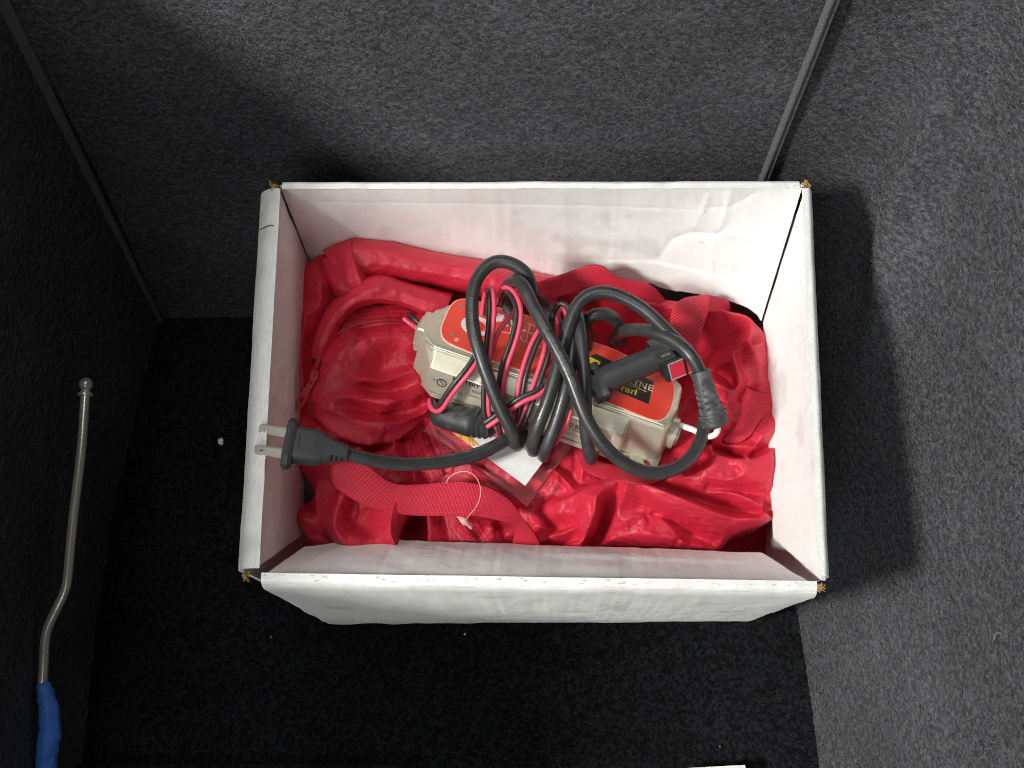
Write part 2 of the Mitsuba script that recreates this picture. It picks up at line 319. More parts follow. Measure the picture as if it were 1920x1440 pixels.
# ------------------------------------------------------------------ cardboard box
box = thing('cardboard_box', 'worn white open cardboard box with folded-in flaps holding a red bag', 'cardboard box')
ZR = .2549
rimBL, rimBR = at(520, 346, ZR), at(1509, 344, ZR)
rimFL, rimFR = at(476, 1084, ZR), at(1543, 1100, ZR)
botBL, botBR = np.array([-.155, .117, .002]), np.array([.158, .117, .002])
botFL, botFR = at(616, 1170, .002), at(1404, 1165, .002)
def wall_panel(name, r0, r1, b0, b1, out, bulge, lipx, label, dent=.0012, seed=0, top_shift=.006):
    """outer wall from the floor to the fold; r0-r1 the fold line, lipx how far the rounded edge stands out"""
    n = max(60, int(np.linalg.norm(r1 - r0) / .0022)); m = 90
    s, t = np.meshgrid(np.linspace(0, 1, n), np.linspace(0, 1, m), indexing='ij')
    bot = b0 + (b1 - b0) * s[..., None]; top = r0 + (r1 - r0) * s[..., None]
    out = np.asarray(out, float); hh = lipx * .9 + .006
    k = np.clip((t - .66) / .34, 0, 1); ka = np.clip(t / .66, 0, 1)
    shoulder_ = top + out * lipx - np.array([0, 0, hh])
    V = np.where((k > 0)[..., None], top + out * (lipx * np.cos(k * np.pi / 2))[..., None] + np.array([0, 0, 1.]) * (hh * (np.sin(k * np.pi / 2) - 1))[..., None], bot + (shoulder_ - bot) * ka[..., None])
    V = V + out * (bulge * np.sin(np.pi * ka) * np.sin(np.pi * s) ** .5)[..., None]
    V = V + out * (dent * (meshkit.fbm(V * [55, 55, 30], 3, seed) - .5) * 2 * np.clip(1.2 - t, .15, 1))[..., None]
    V[..., 2] += (k > .6) * .0016 * (meshkit.fbm(V * 45, 3, seed + 1) - .5) * 2
    return obj(name, slab(V, -out * .0030), 'm_card', box, 40, label=label)
wall_panel('front_wall', rimFL + [.004, 0, 0], rimFR - [.003, 0, 0], botFL, botFR, [0, -1, 0], .003, .0050, None, seed=1)
wall_panel('left_wall', rimFL + [-.0004, .0055, 0], rimBL + [-.001, -.0025, 0], botFL + [.001, .006, 0], botBL, [-1, 0, 0], .004, .0125, None, seed=2)
wall_panel('right_wall', rimBR + [.001, -.003, 0], rimFR + [.0008, .006, 0], botBR, np.array([.150, -.110, .002]), [1, 0, 0], .002, .0045, None, seed=3)
wall_panel('back_wall', rimBR - [.003, 0, 0], rimBL + [.003, 0, 0], botBR, botBL, [0, 1, 0], .002, .0040, None, seed=4)
b = .003
obj('bottom', rbox(-.150, .152, -.108, .112, .0005, .0045, .0015), 'm_card', box)

def flap(name, c, nrm, disp, jag=0, seed=0, label=None, n=150, m=70, edge=None):
    """c: rim start, rim end, lower end, lower start (world). disp(px, py, s, t) -> metres along nrm"""
    s, t = np.meshgrid(np.linspace(0, 1, n), np.linspace(0, 1, m), indexing='ij')
    c = [np.asarray(x, float) for x in c]
    top = c[0] + (c[1] - c[0]) * s[..., None]; low = c[3] + (c[2] - c[3]) * s[..., None]
    if edge is not None: low = np.broadcast_to(spline(polyz(edge), n=n)[:, None], top.shape)
    tt = t
    if jag:
        e = 1 + jag * (meshkit.fbm(np.stack([s * 40, s * 0, s * 0], -1), 4, seed + 9) - .5) * 2
        tt = t * e
    V = top + (low - top) * tt[..., None]
    nrm = np.asarray(nrm, float) / np.linalg.norm(nrm)
    px, py = pix(V)
    V = V + nrm * (disp(px, py, s, t) + .0007 * (meshkit.fbm(V * 45, 3, seed) - .5) * 2 * np.clip(t * 6, 0, 1))[..., None]
    V[..., 2] += .0006 * (meshkit.fbm(V * 70, 2, seed + 3) - .5) * 2 * (t < .1)
    return obj(name, slab(V, -nrm * .0028), 'm_card', box, 40, label=label)
def seg_d(px, py, poly):
    """signed distance to a polyline in the plane and the position along it (0..1)"""
    poly = np.asarray(poly, float)
    L = np.r_[0, np.cumsum(np.linalg.norm(np.diff(poly, axis=0), axis=1))]
    best, sg, tt = np.full(px.shape, 1e9), np.ones(px.shape), np.zeros(px.shape)
    for i in range(len(poly) - 1):
        a, d = poly[i], poly[i + 1] - poly[i]
        l2 = d @ d + 1e-12
        u = np.clip(((px - a[0]) * d[0] + (py - a[1]) * d[1]) / l2, 0, 1)
        qx, qy = px - a[0] - u * d[0], py - a[1] - u * d[1]
        dd = np.hypot(qx, qy)
        w = dd < best
        best = np.where(w, dd, best); sg = np.where(w, np.sign(d[0] * qy - d[1] * qx), sg)
        tt = np.where(w, (L[i] + u * (L[i + 1] - L[i])) / L[-1], tt)
    return best, sg, tt
def crease(px, py, poly, h, w, p=1.0, both=True):
    d, sg, t = seg_d(px, py, poly)
    return h * np.exp(-(d / w) ** p) * np.clip(np.minimum(t, 1 - t) * 8 + .15, 0, 1)
def step(px, py, poly, h, w):
    d, sg, t = seg_d(px, py, poly)
    return h * .5 * (1 + np.tanh(sg * d / w)) * np.clip(np.minimum(t, 1 - t) * 8, 0, 1)

def back_disp(px, py, s, t):
    z = crease(px, py, [(525, 378), (800, 382), (1100, 387), (1310, 394)], -0.00060, 3)
    z = z + crease(px, py, [(560, 356), (900, 352), (1300, 349)], -0.00036, 3)
    z = z + crease(px, py, [(1235, 487), (1262, 450), (1298, 437), (1345, 440), (1372, 425)], -0.00132, 6)
    z = z + crease(px, py, [(1298, 437), (1318, 395), (1332, 360)], 0.00108, 7)
    z = z + crease(px, py, [(1345, 440), (1362, 395), (1372, 352)], 0.00132, 6)
    z = z + crease(px, py, [(1320, 392), (1370, 388), (1400, 372), (1425, 355)], -0.00096, 7)
    z = z + crease(px, py, [(1345, 440), (1400, 446), (1440, 455)], 0.00096, 8)
    z = z + crease(px, py, [(1345, 440), (1335, 500), (1328, 560)], 0.00072, 8)
    z = z + step(px, py, [(1045, 490), (1230, 492), (1330, 515), (1430, 545)], 0.00096, 3)
    z = z + crease(px, py, [(1055, 360), (1062, 430), (1056, 520)], 0.00048, 9)
    z = z + crease(px, py, [(650, 365), (640, 420), (660, 470)], 0.00042, 10)
    z = z - .004 * np.sin(np.pi * s) * np.sin(np.pi * t)
    return z
def soft(amp, k=1.0):
    return lambda px, py, s, t: amp * np.sin(np.pi * t * k) * np.sin(np.pi * s)
flap('back_flap', [rimBL + [.0014, -.0005, -.0008], rimBR + [-.0010, -.0005, -.0008], at(1426, 602, .180), at(588, 508, .150)], [0, -.62, .78], back_disp, .022, 3, n=260, m=110, edge=[(588, 506, .150), (800, 512, .156), (1000, 517, .163), (1130, 525, .168), (1240, 537, .172), (1300, 551, .175), (1364, 562, .178), (1409, 582, .180), (1427, 603, .180)])
flap('right_flap', [rimBR + [.0006, -.0016, -.0008], rimFR + [-.0005, .0035, -.0008], at(1449, 1008, .180), at(1430, 604, .180)], [-.9, 0, .4],
     lambda px, py, s, t: -.003 * np.sin(np.pi * s) * np.sin(np.pi * t) + crease(px, py, [(1490, 620), (1500, 800), (1495, 980)], -.0008, 8), .01, 5, n=180)
def front_disp(px, py, s, t):
    z = step(px, py, [(1000, 1052), (1200, 1056), (1430, 1058)], -.0012, 3) + .004 * np.sin(np.pi * s) * np.sin(np.pi * t)
    z = z + crease(px, py, [(1440, 1005), (1460, 1045), (1500, 1075)], -.0010, 5)
    return z - .006 * np.exp(-(s / .08) ** 2) * t
flap('front_flap', [rimFL + [.0042, .0008, -.0006], rimFR + [-.004, .0008, -.0006], at(1428, 1036, .186), at(572, 1006, .186)], [0, .93, .37], front_disp, .02, 7, n=260)
flap('left_flap', [rimFL + [.0006, .0055, -.0006], rimBL + [.0004, -.0018, -.0006], at(588, 512, .145), at(566, 1004, .150)], [.95, 0, .3], soft(.002), .01, 11, n=180)
# wear along the folds: a small tear on the left edge and the broken crease line
obj('tear', tube(spline([rimFL + (rimBL - rimFL) * (.885 + .0012 * math.sin(d * 700)) + np.array([-d - .0010, 0, .0002 + .0172 * (math.sqrt(1 - (d / .0125) ** 2) - 1)]) for d in (0, .002, .004, .006, .008, .010, .0115)], n=16), np.full(16, .00035), 6), 'm_kraftdark', box, True, label='short dark tear across the left edge')
rr_ = np.random.default_rng(3); marks = []
for (pa, pb, zz, k) in ((rimFL, rimFR, .0001, 46), (rimBL, rimBR, -.0008, 40)):
    for t in rr_.uniform(.02, .98, k):
        c = pa + (pb - pa) * t + np.array([rr_.normal(0, .0006), rr_.normal(.0006 if pa is rimFL else -.0012, .0007), zz])
        marks.append(tm(hull([c + np.array([sx * rr_.uniform(.0004, .0013), sy * rr_.uniform(.0001, .00035), sz * .0007]) for sx in (-1, 1) for sy in (-1, 1) for sz in (-1, 1)])))
obj('crease_marks', cat(marks), 'm_crease', box, False, kind='stuff')
# torn brown corners
def tuft(name, c, d, seed, label):
    r = np.random.default_rng(seed); ms = []
    for i in range(26):
        o = c + r.normal(0, 1, 3) * [.0010, .0010, .0006]
        a = np.asarray(d, float) + r.normal(0, .8, 3); a /= np.linalg.norm(a)
        w = np.cross(a, r.normal(0, 1, 3)); w /= np.linalg.norm(w)
        l, b = r.uniform(.0008, .0020), r.uniform(.0007, .0016)
        nn = np.cross(a, w) * .00025
        ms.append(tm(hull([o + w * b + nn, o - w * b + nn, o + a * l + nn, o + w * b - nn, o - w * b - nn, o + a * l + w * b * .6, o + a * l - w * b * .3])))
    obj(name, cat(ms), 'm_kraft', box, False, label=label)
tuft('torn_corner', at(514, 350, ZR - .001), [0, 0, .7], 1, 'torn brown back left corner of the box')
tuft('torn_corner', at(1511, 347, ZR - .001), [0, 0, .7], 2, 'torn brown back right corner of the box')
tuft('torn_corner', at(460, 1079, ZR - .002), [0, -.3, .5], 3, 'torn brown front left corner of the box')
tuft('torn_corner', at(1539, 1102, ZR - .002), [0, -.3, .5], 4, 'torn brown front right corner of the box')

# ------------------------------------------------------------------ pose of the charger (needed by the bag below it)
CQ = [-0.06585, 0.05023, 0.21014, -0.32358, -0.5911, 0.04215, 0.1623, 0.05282]
CF = Rz(CQ[3]) @ Ry(CQ[5]) @ Rx(CQ[4]); CO = np.array(CQ[:3]); CL, CW = CQ[6], CQ[7]

# ------------------------------------------------------------------ red bag: one cloth sheet, heights in millimetres over z = .172
Z0 = .172
BX, BY = np.meshgrid(np.arange(-.166, .160, .00062), np.arange(-.116, .118, .00062), indexing='ij')
PX, PY = pix(np.stack([BX, BY, 0 * BX + Z0 + .01], -1))
wx = (meshkit.fbm(np.stack([PX / 60, PY / 60, 0 * PX], -1), 3, 21) - .5) * 26
wy = (meshkit.fbm(np.stack([PX / 60, PY / 60, 0 * PX + 9], -1), 3, 22) - .5) * 26
QX, QY = PX + wx * .35, PY + wy * .35
def cr(poly, n=None):
    poly = np.asarray(poly, float)
    return spline(poly, n=n or 5 * len(poly)) if len(poly) > 2 else poly
def fold(poly, h, wl, wr=None, p=1.35, ends=(1, 1), x=None, y=None):
    """ridge (h > 0) or valley along the curve; wl / wr: widths on its left and right (seen along it, y down), pixels"""
    wr = wl if wr is None else wr
    d, sg, t = seg_d(QX if x is None else x, QY if y is None else y, cr(poly))
    w = np.where(sg > 0, wr, wl)
    e = np.ones_like(t)
    if ends[0]: e = e * np.clip(t / .25, 0, 1)
    if ends[1]: e = e * np.clip((1 - t) / .25, 0, 1)
    e = e * e * (3 - 2 * e)
    k = np.clip(1 - d / (w * 1.9), 0, 1)
    return h * (.85 * k ** (1.0 if p < 1.45 else 1.25) + .15 * np.exp(-(d / w) ** 1.5)) * e
def facets(x, y, pitch, amp, seed):
    """flat facets between straight creases, as thin nylon crumples"""
    from scipy.interpolate import LinearNDInterpolator
    r = np.random.default_rng(seed)
    x0, x1, y0, y1 = x.min() - pitch, x.max() + pitch, y.min() - pitch, y.max() + pitch
    k = int((x1 - x0) * (y1 - y0) / pitch ** 2) + 8
    p = np.vstack([np.c_[r.uniform(x0, x1, k), r.uniform(y0, y1, k)], [[x0, y0], [x1, y0], [x0, y1], [x1, y1]]])
    return LinearNDInterpolator(p, r.normal(0, amp, len(p)))(x, y)
def roll(poly, z, w, hz):
    """height of a round bolster along the curve: z (list along it) at its crest, half width w, depth hz"""
    d, sg, t = seg_d(QX, QY, cr(poly))
    zz = np.interp(t, np.linspace(0, 1, len(z)), z)
    return zz - hz + hz * np.sqrt(np.clip(1 - (d / w) ** 2, 0, 1)) - np.clip(d - w, 0, 1e9) * .9
def smax(a, b, k=1.2):
    m = np.maximum(a, b); return m + k * np.log(np.exp((a - m) / k) + np.exp((b - m) / k))
def inside(poly, soft=1.0):
    """signed distance in pixels, positive inside"""
    P2 = cr(np.vstack([poly, poly[:1]]))
    d, _, _ = seg_d(PX, PY, np.vstack([P2, P2[:1]]))
    return d * np.where(shapely.contains_xy(Polygon(P2).buffer(0), PX, PY), 1, -1)
def blob(cx, cy, rx, ry, ang=0):
    c, s = math.cos(math.radians(ang)), math.sin(math.radians(ang))
    u, v = ((QX - cx) * c + (QY - cy) * s) / rx, (-(QX - cx) * s + (QY - cy) * c) / ry
    return np.hypot(u, v)
CREASES = [  # (px, py, millimetres over Z0): the lines along which the cloth breaks, and a few points between them
 # right front
 [(985,968,3),(1030,950,10),(1075,930,18),(1110,912,25),(1150,904,30),(1185,905,31),(1230,922,28),(1290,947,25),(1350,970,21),(1400,980,18),(1444,984,13)],
 [(1150,915,28),(1128,928,28),(1118,945,27),(1116,965,25),(1108,990,21),(1098,1012,16),(1085,1040,11)],
 [(1157,924,20),(1143,940,9),(1134,965,1),(1124,995,-3),(1112,1022,-5),(1100,1045,-7)],
 [(1173,915,30),(1163,945,19),(1152,975,12),(1142,1005,7),(1130,1030,2)],
 [(1112,1026,0),(1150,1013,8),(1200,1008,12),(1250,1015,13),(1300,1026,11),(1345,1034,6)],
 [(1110,1050,-8),(1200,1048,-6),(1300,1050,-8),(1345,1047,-9)],
 [(1189,917,26),(1205,942,15),(1235,962,10),(1275,982,7),(1310,1000,6),(1335,1015,4)],
 [(1197,911,30),(1222,938,23),(1260,958,20),(1300,978,16),(1340,996,13),(1375,1008,8)],
 [(1228,962,10),(1255,985,14),(1268,1005,13)], [(1262,972,9),(1285,990,8)],
 [(1195,899,23),(1240,912,13),(1280,922,8),(1330,938,6),(1390,952,5),(1438,964,5)],
 [(1240,909,15),(1300,896,20),(1345,903,21),(1395,904,20),(1440,906,17)], [(1330,915,10),(1395,920,9),(1436,926,9)], [(1300,926,10),(1360,921,14),(1400,938,15),(1443,978,13)],
 [(1236,903,17),(1290,858,22),(1330,836,24),(1345,815,21)], [(1400,855,23),(1450,800,17)], [(1400,880,21),(1456,880,15)], [(1453,800,12),(1459,860,10),(1459,920,9),(1449,980,9)], [(1280,895,18),(1340,875,22)],
 [(1000,905,6),(1018,888,13),(1035,883,15),(1055,900,14),(1075,921,12)], [(1030,862,4),(1060,880,5),(1090,905,8),(1120,903,16)], [(985,930,2),(1010,925,5),(1050,932,8),(1085,920,15)], [(1040,892,9),(1062,915,7)],
 [(1005,962,8),(1040,966,12),(1078,962,17)], [(1005,985,1),(1040,990,3),(1072,985,10)], [(1000,1030,6),(1030,1010,10),(1060,1000,14),(1092,984,19)], [(1010,1047,-4),(1045,1030,0),(1077,1012,8)], [(1050,1038,8),(1068,1022,14),(1088,1020,14)],
 # right side
 [(1255,577,10),(1330,590,16),(1380,600,17),(1415,627,16),(1436,672,14),(1444,720,12),(1451,770,12)], [(1300,602,17),(1350,610,22),(1395,634,23),(1414,670,21),(1424,718,17)],
 [(1318,684,16),(1340,676,21),(1360,672,23),(1374,690,22),(1382,720,17),(1394,738,11)], [(1335,691,8),(1352,688,6),(1362,700,5),(1368,724,5)], [(1325,722,15),(1350,730,17),(1378,737,13)],
 [(1308,670,13),(1345,661,13),(1380,653,14),(1415,645,14)], [(1325,640,19),(1370,637,22),(1410,630,19)], [(1390,690,17),(1405,715,15)],
 [(1402,727,12),(1445,760,12)], [(1390,790,11),(1360,825,9)], [(1350,758,15),(1378,765,9)], [(1345,800,14),(1330,780,12)], [(1320,750,9),(1350,748,10)],
 [(1330,832,9),(1360,840,6),(1398,852,6),(1442,834,7)], [(1345,826,15),(1395,840,17),(1449,815,15)], [(1340,852,19),(1400,862,20),(1452,846,16)],
 [(1180,582,8),(1230,586,10)], [(1200,630,-4),(1260,640,0)], [(1290,690,2),(1290,760,2)], [(1310,850,10),(1290,880,12)], [(1290,640,12),(1290,600,14)],
 # under the charger
 [(850,700,9),(1000,700,6)], [(1000,800,11),(1150,780,10)], [(900,850,12),(1000,850,13),(1100,862,13)], [(950,590,-4),(1100,600,-4)], [(1240,830,10),(1200,870,11)], [(860,780,11),(880,650,4)], [(1160,890,7),(1120,880,6)],
 # middle and front middle
 [(770,800,6),(800,790,9),(830,880,10)], [(790,870,10),(812,905,10)], [(860,900,10),(930,930,10),(980,945,7)], [(850,870,10),(900,890,12),(970,900,12)],
 [(790,930,9),(805,985,11),(800,1045,4)], [(770,945,-2),(772,990,-9),(778,1045,-14)], [(846,925,8),(878,1000,10),(898,1045,4)], [(820,930,5),(838,990,4),(845,1045,-1)], [(925,965,7),(945,1000,1),(950,1045,-3)], [(975,950,3),(985,1000,-1),(990,1045,-5)], [(905,960,8),(925,1000,8),(930,1045,3)],
 # left under the plug
 [(735,811,19),(742,835,15),(748,860,11),(760,900,8)], [(700,826,11),(680,836,10),(650,850,9)], [(751,828,3),(768,858,0),(776,900,2)], [(640,882,11),(700,880,8)], [(715,850,9),(725,880,6)],
 [(566,850,5),(600,868,10),(640,862,8)], [(592,898,1),(575,930,-8)], [(604,930,0),(592,980,2),(575,1002,-3)], [(650,900,9),(640,950,3)], [(700,930,5),(690,990,-1)], [(620,1005,-2),(740,1010,-4)],
 # round end with the zip
 [(588,738,12),(591,700,15),(606,655,17),(640,622,17),(680,606,16),(725,600,14),(790,605,9)], [(625,625,18),(660,587,14),(710,573,12),(770,586,10),(815,602,7)],
 [(640,700,6),(700,690,4),(760,680,0)], [(620,760,6),(680,780,3),(740,770,0)], [(600,790,2),(650,826,0),(720,832,-2),(790,790,-4)], [(580,747,3),(592,797,1),(600,830,2)], [(810,700,1),(813,742,-2)],
 # left edge and back
 [(556,640,6),(559,700,9),(560,780,7),(562,840,5)], [(576,600,11),(569,660,12),(572,725,8)], [(582,640,0),(584,700,1),(582,735,2)], [(600,600,1),(625,558,1)], [(588,520,11),(606,545,14),(600,578,9)], [(570,560,8),(562,600,8)],
 [(640,520,4),(700,522,3),(800,532,2),(900,547,1),(1000,562,1),(1060,577,3)], [(600,486,4),(660,460,4),(780,470,2),(900,494,0),(1030,520,-2)], [(1100,560,6),(1160,580,8)],
 [(530,500,0),(530,760,0),(530,1000,0),(640,1075,-12),(900,1075,-12),(1200,1080,-12),(1480,1060,0),(1490,800,6),(1470,640,6),(1380,560,8),(1200,540,6),(1000,500,-4),(700,430,0),(530,500,0)]]
SCALE = 1.3
def _dense():
    out = []
    for c in CREASES:
        c = np.asarray(c, float); q = spline(c, n=max(8, int(np.abs(np.diff(c[:, :2], axis=0)).sum() / 7))) if len(c) > 2 else np.linspace(c[0], c[1], 8)
        out.append(q)
    q = np.vstack(out); k = np.where((q[:, 0] > 985) & (q[:, 1] > 885), 1.2 + .4 * np.clip((q[:, 1] - 905) / 40, 0, 1), np.where(q[:, 0] > 1290, 1.5, SCALE)); q[:, 2] = 8 + (q[:, 2] - 8) * k
    return q
_P3 = _dense()
def build_H():
    from scipy.interpolate import LinearNDInterpolator, CloughTocher2DInterpolator
    p, i = np.unique(_P3[:, :2].round(1), axis=0, return_index=True)
    ok = [0]
    li = LinearNDInterpolator(p, _P3[i, 2]); H = li(PX, PY)
    H = np.where(np.isfinite(H), H, -10)
    H = gaussian_filter(H, 1.1)
    # crumple of thin nylon
    rough = .35 + .9 * np.clip(meshkit.fbm(np.stack([PX / 120, PY / 120, 0 * PX], -1), 2, 61) * 2.4 - .7, 0, 1)
    H += rough * (facets(QX, QY, 46, 2.1, 71) + facets(QX + .5 * QY, QY, 21, .95, 72))
    # outline of the bag between the flaps
    outl = inside([(556, 560), (574, 505), (608, 474), (660, 448), (760, 464), (900, 490), (1030, 516), (1100, 550), (1190, 566), (1240, 571), (1290, 577), (1330, 580), (1362, 590), (1388, 600), (1426, 633), (1440, 690), (1451, 760),
                   (1458, 830), (1460, 900), (1459, 960), (1446, 976), (1424, 989), (1374, 1005), (1344, 1038), (1240, 1060), (1130, 1060), (1000, 1060), (860, 1060), (790, 1060), (757, 1042), (753, 1042), (690, 1038), (636, 1028), (600, 1018),
                   (566, 995), (561, 955), (583, 925), (573, 895), (550, 860), (543, 780), (546, 690), (549, 620)])
    e = np.clip(outl / 22, 0, 1)
    globals()['OUTL'] = outl
    return H - 6 * (1 - e) ** 2 - np.clip(-outl, 0, 20) * 2.6
H = np.full(BX.shape, 8.0)
for _ in range(2):
    PX, PY = pix(np.stack([BX, BY, Z0 + gaussian_filter(np.clip(H, -10, 40), 12) / 1000], -1))
    QX, QY = PX + wx * .35, PY + wy * .35
    H = build_H()
ZB = Z0 + gaussian_filter(H, .8) / 1000
# the charger presses the cloth down
lx = (np.stack([BX, BY, 0 * BX + .2], -1) - CO) @ CF
low = np.full(BX.shape, 9.0)
bn_ = CF[:, 2]
for (ly, lz) in ((-.036, -.033), (.030, -.033)):
    pass
pl_o = CO + CF @ np.array([0, 0, -.0345])
zplane = pl_o[2] - ((BX - pl_o[0]) * bn_[0] + (BY - pl_o[1]) * bn_[1]) / bn_[2]
ax = CF[:, 0]; u_ = ((BX - CO[0]) * ax[0] + (BY - CO[1]) * ax[1])
dyc = (-(BX - CO[0]) * ax[1] + (BY - CO[1]) * ax[0])
dout = np.maximum(np.maximum(-.003 - u_, u_ - .157), np.maximum(-.034 - dyc, dyc - .036))
dout = np.clip(dout, 0, 1)
ZB = np.minimum(ZB, zplane - .002 + dout * 2.2)
cardq = at(np.array([812, 985, 1095, 925]), np.array([786, 934, 842, 700]), .1925)[:, :2]
import shapely
ZB = np.where(shapely.contains_xy(Polygon(cardq).buffer(.002), BX, BY), np.minimum(ZB, .1905), ZB)
from scipy.interpolate import RegularGridInterpolator
_zi = RegularGridInterpolator((BX[:, 0], BY[0]), ZB, bounds_error=False, fill_value=Z0)
def bag(px, py, up=0.0):
    """the point of the cloth seen at the pixel, lifted by up metres"""
    px, py = np.broadcast_arrays(np.asarray(px, float), np.asarray(py, float))
    z = np.full(px.shape, Z0 + .01)
    for _ in range(12):
        Q = at(px, py, z); z = .5 * z + .5 * _zi(Q[..., :2]).reshape(px.shape)
    Q = at(px, py, z + up); return Q
bagk = thing('duffel_bag', 'crumpled red nylon duffel bag filling the white box', 'bag')
gx_, gy_ = np.gradient(gaussian_filter(OUTL, 3)); gl_ = np.hypot(gx_, gy_) + 1e-6; under = np.clip(-OUTL, 0, 60) * 1.35 * .00032
V = np.stack([BX + gx_ / gl_ * under, BY + gy_ / gl_ * under, ZB], -1)
obj('cloth', grid_mesh(V), 'm_nylon', bagk, True)

def strap(E1, E2, label, n=120, thick=.0013, bow=0.0, lift=None):
    """webbing between two edges, each a list of (px, py, z) or, with lift, (px, py) on the cloth"""
    def edge(E):
        a = np.asarray(E, float)
        Q = polyz(a) if lift is None else bag(a[:, 0], a[:, 1], lift)
        return spline(Q, n=n)
    A, B = edge(E1), edge(E2)
    c = np.linspace(0, 1, 15)
    V = A[:, None] + (B - A)[:, None] * c[None, :, None]
    t = np.gradient((A + B) / 2, axis=0); t /= np.linalg.norm(t, axis=1, keepdims=True)
    nn = np.cross(B - A, t); nn /= np.linalg.norm(nn, axis=1, keepdims=True) + 1e-9
    nn *= np.where(nn @ np.array([0, 0, 1.]) < 0, -1, 1)[:, None] if abs(nn[:, 2]).min() > .1 else np.sign(nn[n // 2, 2])
    V = V + nn[:, None] * ((thick * .5 * (1 - np.abs(2 * c - 1) ** 8) + bow * np.sin(np.pi * c))[None, :, None])
    V = V + nn[:, None] * (.0012 * (meshkit.fbm(V * 70, 2, 5) - .5))[..., None]
    V2 = V - nn[:, None] * thick
    W = np.concatenate([V, V2[:, ::-1], V[:, :1]], 1)
    s = np.r_[0, np.cumsum(np.linalg.norm(np.diff((A + B) / 2, axis=0), axis=1))]
    wd = np.linalg.norm(B - A, axis=1).max()
    vv = np.r_[c, c[::-1] + 2, c[:1] + 4]
    uv = np.stack(np.broadcast_arrays(s[:, None], vv[None] * wd), -1).reshape(-1, 2)
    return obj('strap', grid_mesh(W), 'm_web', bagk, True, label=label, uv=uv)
# front carrying strap: rises at the left, turns over, runs right and dives behind the front flap
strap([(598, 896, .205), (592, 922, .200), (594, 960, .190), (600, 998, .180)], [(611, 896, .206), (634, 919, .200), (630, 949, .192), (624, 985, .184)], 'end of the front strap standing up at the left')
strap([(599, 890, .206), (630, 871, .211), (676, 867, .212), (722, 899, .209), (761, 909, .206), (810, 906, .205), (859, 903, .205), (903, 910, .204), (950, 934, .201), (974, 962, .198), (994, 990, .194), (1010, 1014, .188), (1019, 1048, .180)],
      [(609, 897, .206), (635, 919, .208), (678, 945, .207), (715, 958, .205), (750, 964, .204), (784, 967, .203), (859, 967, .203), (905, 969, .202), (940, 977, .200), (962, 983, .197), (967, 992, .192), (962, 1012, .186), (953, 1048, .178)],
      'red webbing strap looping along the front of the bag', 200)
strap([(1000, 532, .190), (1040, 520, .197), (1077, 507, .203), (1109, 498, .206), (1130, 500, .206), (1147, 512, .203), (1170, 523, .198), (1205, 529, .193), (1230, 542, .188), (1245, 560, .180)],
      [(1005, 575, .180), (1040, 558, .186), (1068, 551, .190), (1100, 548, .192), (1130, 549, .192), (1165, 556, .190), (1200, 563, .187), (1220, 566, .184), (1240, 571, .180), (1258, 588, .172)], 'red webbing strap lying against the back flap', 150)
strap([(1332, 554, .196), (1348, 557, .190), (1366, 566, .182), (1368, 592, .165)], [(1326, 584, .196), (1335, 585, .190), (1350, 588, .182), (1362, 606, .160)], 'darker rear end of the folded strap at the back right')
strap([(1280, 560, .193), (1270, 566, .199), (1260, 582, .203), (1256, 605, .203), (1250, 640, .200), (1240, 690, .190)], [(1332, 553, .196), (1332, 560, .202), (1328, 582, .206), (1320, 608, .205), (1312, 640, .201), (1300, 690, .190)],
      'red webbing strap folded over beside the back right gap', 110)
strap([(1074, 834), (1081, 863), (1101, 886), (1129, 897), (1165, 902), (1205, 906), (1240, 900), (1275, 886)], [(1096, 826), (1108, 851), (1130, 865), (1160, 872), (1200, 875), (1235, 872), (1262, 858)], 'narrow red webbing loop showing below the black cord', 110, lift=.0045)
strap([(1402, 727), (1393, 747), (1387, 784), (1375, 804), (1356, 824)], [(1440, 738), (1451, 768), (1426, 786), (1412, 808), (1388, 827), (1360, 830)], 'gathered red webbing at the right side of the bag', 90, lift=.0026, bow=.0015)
def panel(curves, n=140, m=60, wrink=.0010, seed=0, crisp=.5):
    """cloth sheet through curves of (px, py, millimetres over Z0)"""
    from scipy.interpolate import CubicSpline
    C = []
    for c in curves:
        a = np.asarray(c, float); C.append(spline(at(a[:, 0], a[:, 1], Z0 + a[:, 2] / 1000), n=n))
    C = np.stack(C)                                             # curves x n x 3
    L = np.r_[0, np.cumsum(np.sqrt(np.linalg.norm(np.diff(C, axis=0), axis=2).mean(1)))]
    u = np.linspace(0, L[-1], m)
    V = CubicSpline(L, C, bc_type='natural')(u)
    Vl = np.stack([[np.interp(u, L, C[:, i, k]) for i in range(n)] for k in range(3)], -1).transpose(1, 0, 2)
    V = V * (1 - crisp) + Vl * crisp
    g = np.cross(np.gradient(V, axis=0), np.gradient(V, axis=1)); g /= np.linalg.norm(g, axis=2, keepdims=True) + 1e-12
    x, y = pix(V)
    f = 1.5 * facets(x, y, 42, 1.0, 80 + seed) + facets(x + .4 * y, y, 20, .6, 90 + seed)
    V = V + g * (gaussian_filter(np.nan_to_num(f), 1.0) * wrink)[..., None]
    return obj('cloth', grid_mesh(V), 'm_nylon', bagk, True)
